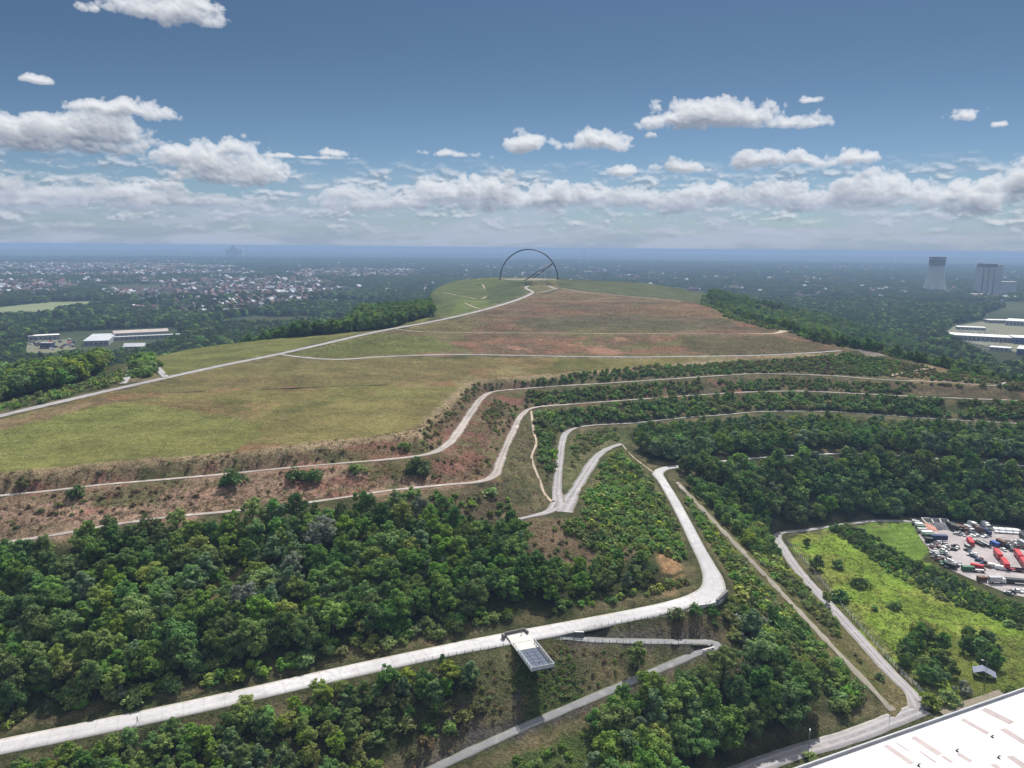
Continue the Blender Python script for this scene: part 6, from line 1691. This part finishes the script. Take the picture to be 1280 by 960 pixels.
def cloud_field():
    """light and cover of the clouds over the front of the sky, computed once on a grid of azimuth and height"""
    w = int((AZ1 - AZ0) / RES); h = int((EL1 - EL0) / RES)
    u, v = np.meshgrid(np.linspace(AZ0, AZ1, w), np.linspace(EL0, EL1, h))
    wu = (np_fbm(u, v, .55, 5, 4) - .5) * 1.5; wv = (np_fbm(u, v, .55, 15, 4) - .5) * .8
    D = np.full(u.shape, -9.0)
    for cx, by, hw, hh in CLOUDS:
        cu, cv = az_el(cx, by); u1, _ = az_el(cx + hw, by); _, v1 = az_el(cx, by - hh)
        H = max(v1 - cv, .12); Wd = max(u1 - cu, .1); k = min(1, H / 1.2)
        x = (u + wu * k - cu) / Wd; y = (v + wv * k - cv - H * .34) / (H * .66)
        y = np.where(y < 0, y * 2.0, y)
        e = (1 - np.sqrt(x * x + y * y)) * min(1.25, .6 + H * .28)
        m = np.maximum(D, e); D = m + np.log(np.exp((D - m) * 9) + np.exp((e - m) * 9)) / 9
    b1 = np_fbm(u, v * 1.15, .62, 40, 6, .5, True); b2 = np_fbm(u, v * 1.1, 1.9, 60, 4, .5, True); f1 = np_fbm(u, v * 1.3, .4, 80, 6, .6)
    D = D + (b1 - .40) * .95 + (b2 - .40) * .30 + (f1 - .5) * .85 + .03
    D = np.clip(D, 0, 2)
    S = np.maximum(D - .04, 0)
    tau = np.zeros_like(S); step = .16; steps = 22
    for k in range(1, steps + 1):
        du = int(round(.28 * k * step / RES)); dv = int(round(k * step / RES))
        sh = np.zeros_like(S); sh[:h - dv, :w - du] = S[dv:, du:]; tau += sh * step * (1 - k / (steps + 4))
    lit = .60 * np.exp(-tau * 1.9) + .40 * np.exp(-tau * .38)
    Sb = np.sqrt(S + .03)
    for _ in range(3): Sb[1:-1, 1:-1] = .2 * (Sb[1:-1, 1:-1] + Sb[:-2, 1:-1] + Sb[2:, 1:-1] + Sb[1:-1, :-2] + Sb[1:-1, 2:])
    gy, gx = np.gradient(Sb, RES)
    relief = np.clip(-(gy * .8 + gx * .3) * .26, -.25, .32)
    lit = np.clip(lit + relief - .08 * np.clip(S - .45, 0, 1), 0, 1)
    cover = (1 - np.exp(-np.clip(S, 0, 2) * 4.2)) * np.clip(S * 9, 0, 1) ** .6
    st = np_fbm(u * .16, v * .95, 1.0, 90, 6, .62)
    deck = np.clip((np_fbm(u * .8, v * 2.2, .8, 120, 6, .58) - .5) * 3.2 + .25, 0, 1) * np.clip((6.2 - v) / 1.6, 0, 1) * np.clip((v - .3) / 1.3, 0, 1)
    dl = np.clip(.45 + (np_fbm(u * .8, v * 2.2, .8, 120, 6, .58) - np_fbm(u * .8 + .12, v * 2.2 + .5, .8, 120, 6, .58)) * 4.5, 0, 1)
    k = .75 * deck * (1 - cover); lit = (lit * cover + dl * k) / np.maximum(cover + k, 1e-3); cover = cover + k
    img = np.stack([lit, cover, st, np.ones_like(st)], -1).astype(np.float32)
    im = bpy.data.images.new('cloud_cover', w, h, alpha=True, float_buffer=True)
    im.colorspace_settings.name = 'Non-Color'
    im.pixels.foreach_set(img.ravel()); im.update()
    return im

def build_world():
    w = bpy.data.worlds.new('World'); SC.world = w; w.use_nodes = True
    w.cycles.sampling_method = 'MANUAL'; w.cycles.sample_map_resolution = 512
    t = NT(w.node_tree)
    dr = t.n('ShaderNodeTexCoord').outputs['Generated']
    sp = t.n('ShaderNodeSeparateXYZ', i0=dr)
    az = t.math('MULTIPLY', t.math('ARCTAN2', sp.outputs[0], sp.outputs[1]), 57.2958)
    el = t.math('MULTIPLY', t.math('ARCSINE', sp.outputs[2]), 57.2958)
    uv = t.n('ShaderNodeCombineXYZ', X=t.ramp(az, AZ0, AZ1, 0, 1, False), Y=t.ramp(el, EL0, EL1, 0, 1, False)).outputs[0]
    uv.node.inputs[0].links[0].from_node.clamp = False
    tx = t.n('ShaderNodeTexImage', {'image': cloud_field(), 'extension': 'MIRROR', 'interpolation': 'Linear'}, Vector=uv)
    sc = t.n('ShaderNodeSeparateColor', Color=tx.outputs[0])
    lit, cover, st = sc.outputs[0], sc.outputs[1], sc.outputs[2]
    sky = t.n('ShaderNodeTexSky', {'sky_type': 'NISHITA', 'sun_disc': False, 'sun_elevation': math.radians(SUN_EL), 'sun_rotation': math.radians(SUN_AZ),
                                   'altitude': 150.0, 'air_density': 1.0, 'dust_density': .3, 'ozone_density': 2.5})
    tint = t.mix(1, sky.outputs[0], t.mix(t.ramp(el, 0, 14), SKY_TINT_LOW, SKY_TINT), 'MULTIPLY')
    cover = t.math('MULTIPLY', cover, t.ramp(el, 19, 25, 1, 0))
    cc = t.mix(lit, CLOUD_DARK, CLOUD_LIT)
    c = t.mix(t.math('MULTIPLY', cover, .96), tint, cc)
    # layered milky air low over the horizon
    band = t.math('MULTIPLY', t.ramp(el, 0, 6.4, 1, 0), t.ramp(st, .30, .66, .30, .95))
    band = t.math('MAXIMUM', band, t.ramp(el, .2, 2.8, .8, 0))
    c = t.mix(band, c, t.mix(t.ramp(st, .35, .65), CLOUD_BAND, CLOUD_BAND_LIT))
    # brighter veil added overhead, out of view, as fill light to lift the shadows
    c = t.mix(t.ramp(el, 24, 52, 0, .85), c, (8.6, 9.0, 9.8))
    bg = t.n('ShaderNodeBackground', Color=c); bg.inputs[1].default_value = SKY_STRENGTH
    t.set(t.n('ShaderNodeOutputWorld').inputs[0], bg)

SKY_STRENGTH = .085
SKY_TINT = (.30, .355, .405); SKY_TINT_LOW = (.42, .52, .66)
CLOUD_DARK = (1.9, 2.25, 2.95); CLOUD_LIT = (7.6, 7.7, 8.0); CLOUD_BAND = (2.75, 3.45, 4.8); CLOUD_BAND_LIT = (3.7, 4.3, 5.5)
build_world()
sl = bpy.data.lights.new('sun', 'SUN'); sl.energy = 4.6; sl.angle = math.radians(.53); sl.color = (1, .955, .88)
so = bpy.data.objects.new('sun', sl); COL.objects.link(so)
_sd = Vector((math.sin(math.radians(SUN_AZ)) * math.cos(math.radians(SUN_EL)), math.cos(math.radians(SUN_AZ)) * math.cos(math.radians(SUN_EL)), math.sin(math.radians(SUN_EL))))
so.rotation_euler = _sd.to_track_quat('Z', 'Y').to_euler(); so.location = (0, 0, 400)

HAZE_DENSITY = .00015
def build_haze():
    m = bpy.data.materials.new('haze_air'); m.use_nodes = True; t = NT(m.node_tree)
    v = t.n('ShaderNodeVolumePrincipled', Color=(.38, .55, .82), Density=HAZE_DENSITY, Anisotropy=.0)
    t.L.new(v.outputs[0], t.n('ShaderNodeOutputMaterial').inputs['Volume'])
    b = MB(); b.box((0, 0, (HAZE_TOP - 4) / 2), (2 * R_PLAIN + 400, 2 * R_PLAIN + 400, HAZE_TOP + 4))
    tag(b.build('haze', m), kind='stuff')
HAZE_TOP = CAM_Z + 3.0
build_haze()

cd = bpy.data.cameras.new('camera'); cam = bpy.data.objects.new('camera', cd); COL.objects.link(cam)
cd.sensor_fit = 'HORIZONTAL'; cd.sensor_width = 36; cd.lens = FPX / 1280 * 36; cd.clip_start = 1; cd.clip_end = 90000
mw = Matrix.Identity(4)
for i in range(3):
    mw[i][0] = CR[i]; mw[i][1] = CU[i]; mw[i][2] = -CF[i]
mw[2][3] = CAM_Z
cam.matrix_world = mw
SC.camera = cam
SC.view_settings.view_transform = 'Standard'; SC.view_settings.look = 'None'; SC.view_settings.exposure = .45; SC.view_settings.gamma = 1; SC.view_settings.use_curve_mapping = False
SC.render.engine = 'CYCLES'
cy = SC.cycles
cy.max_bounces = 5; cy.diffuse_bounces = 3; cy.glossy_bounces = 2; cy.transmission_bounces = 2; cy.volume_bounces = 0; cy.transparent_max_bounces = 4
cy.use_denoising = True; cy.denoiser = 'OPENIMAGEDENOISE'
cy.use_adaptive_sampling = True; cy.adaptive_threshold = .015
cy.caustics_reflective = False; cy.caustics_refractive = False
cy.sample_clamp_indirect = 4
SC.render.resolution_x = 1024; SC.render.resolution_y = 768
print('script', round(time.time() - T0, 1))
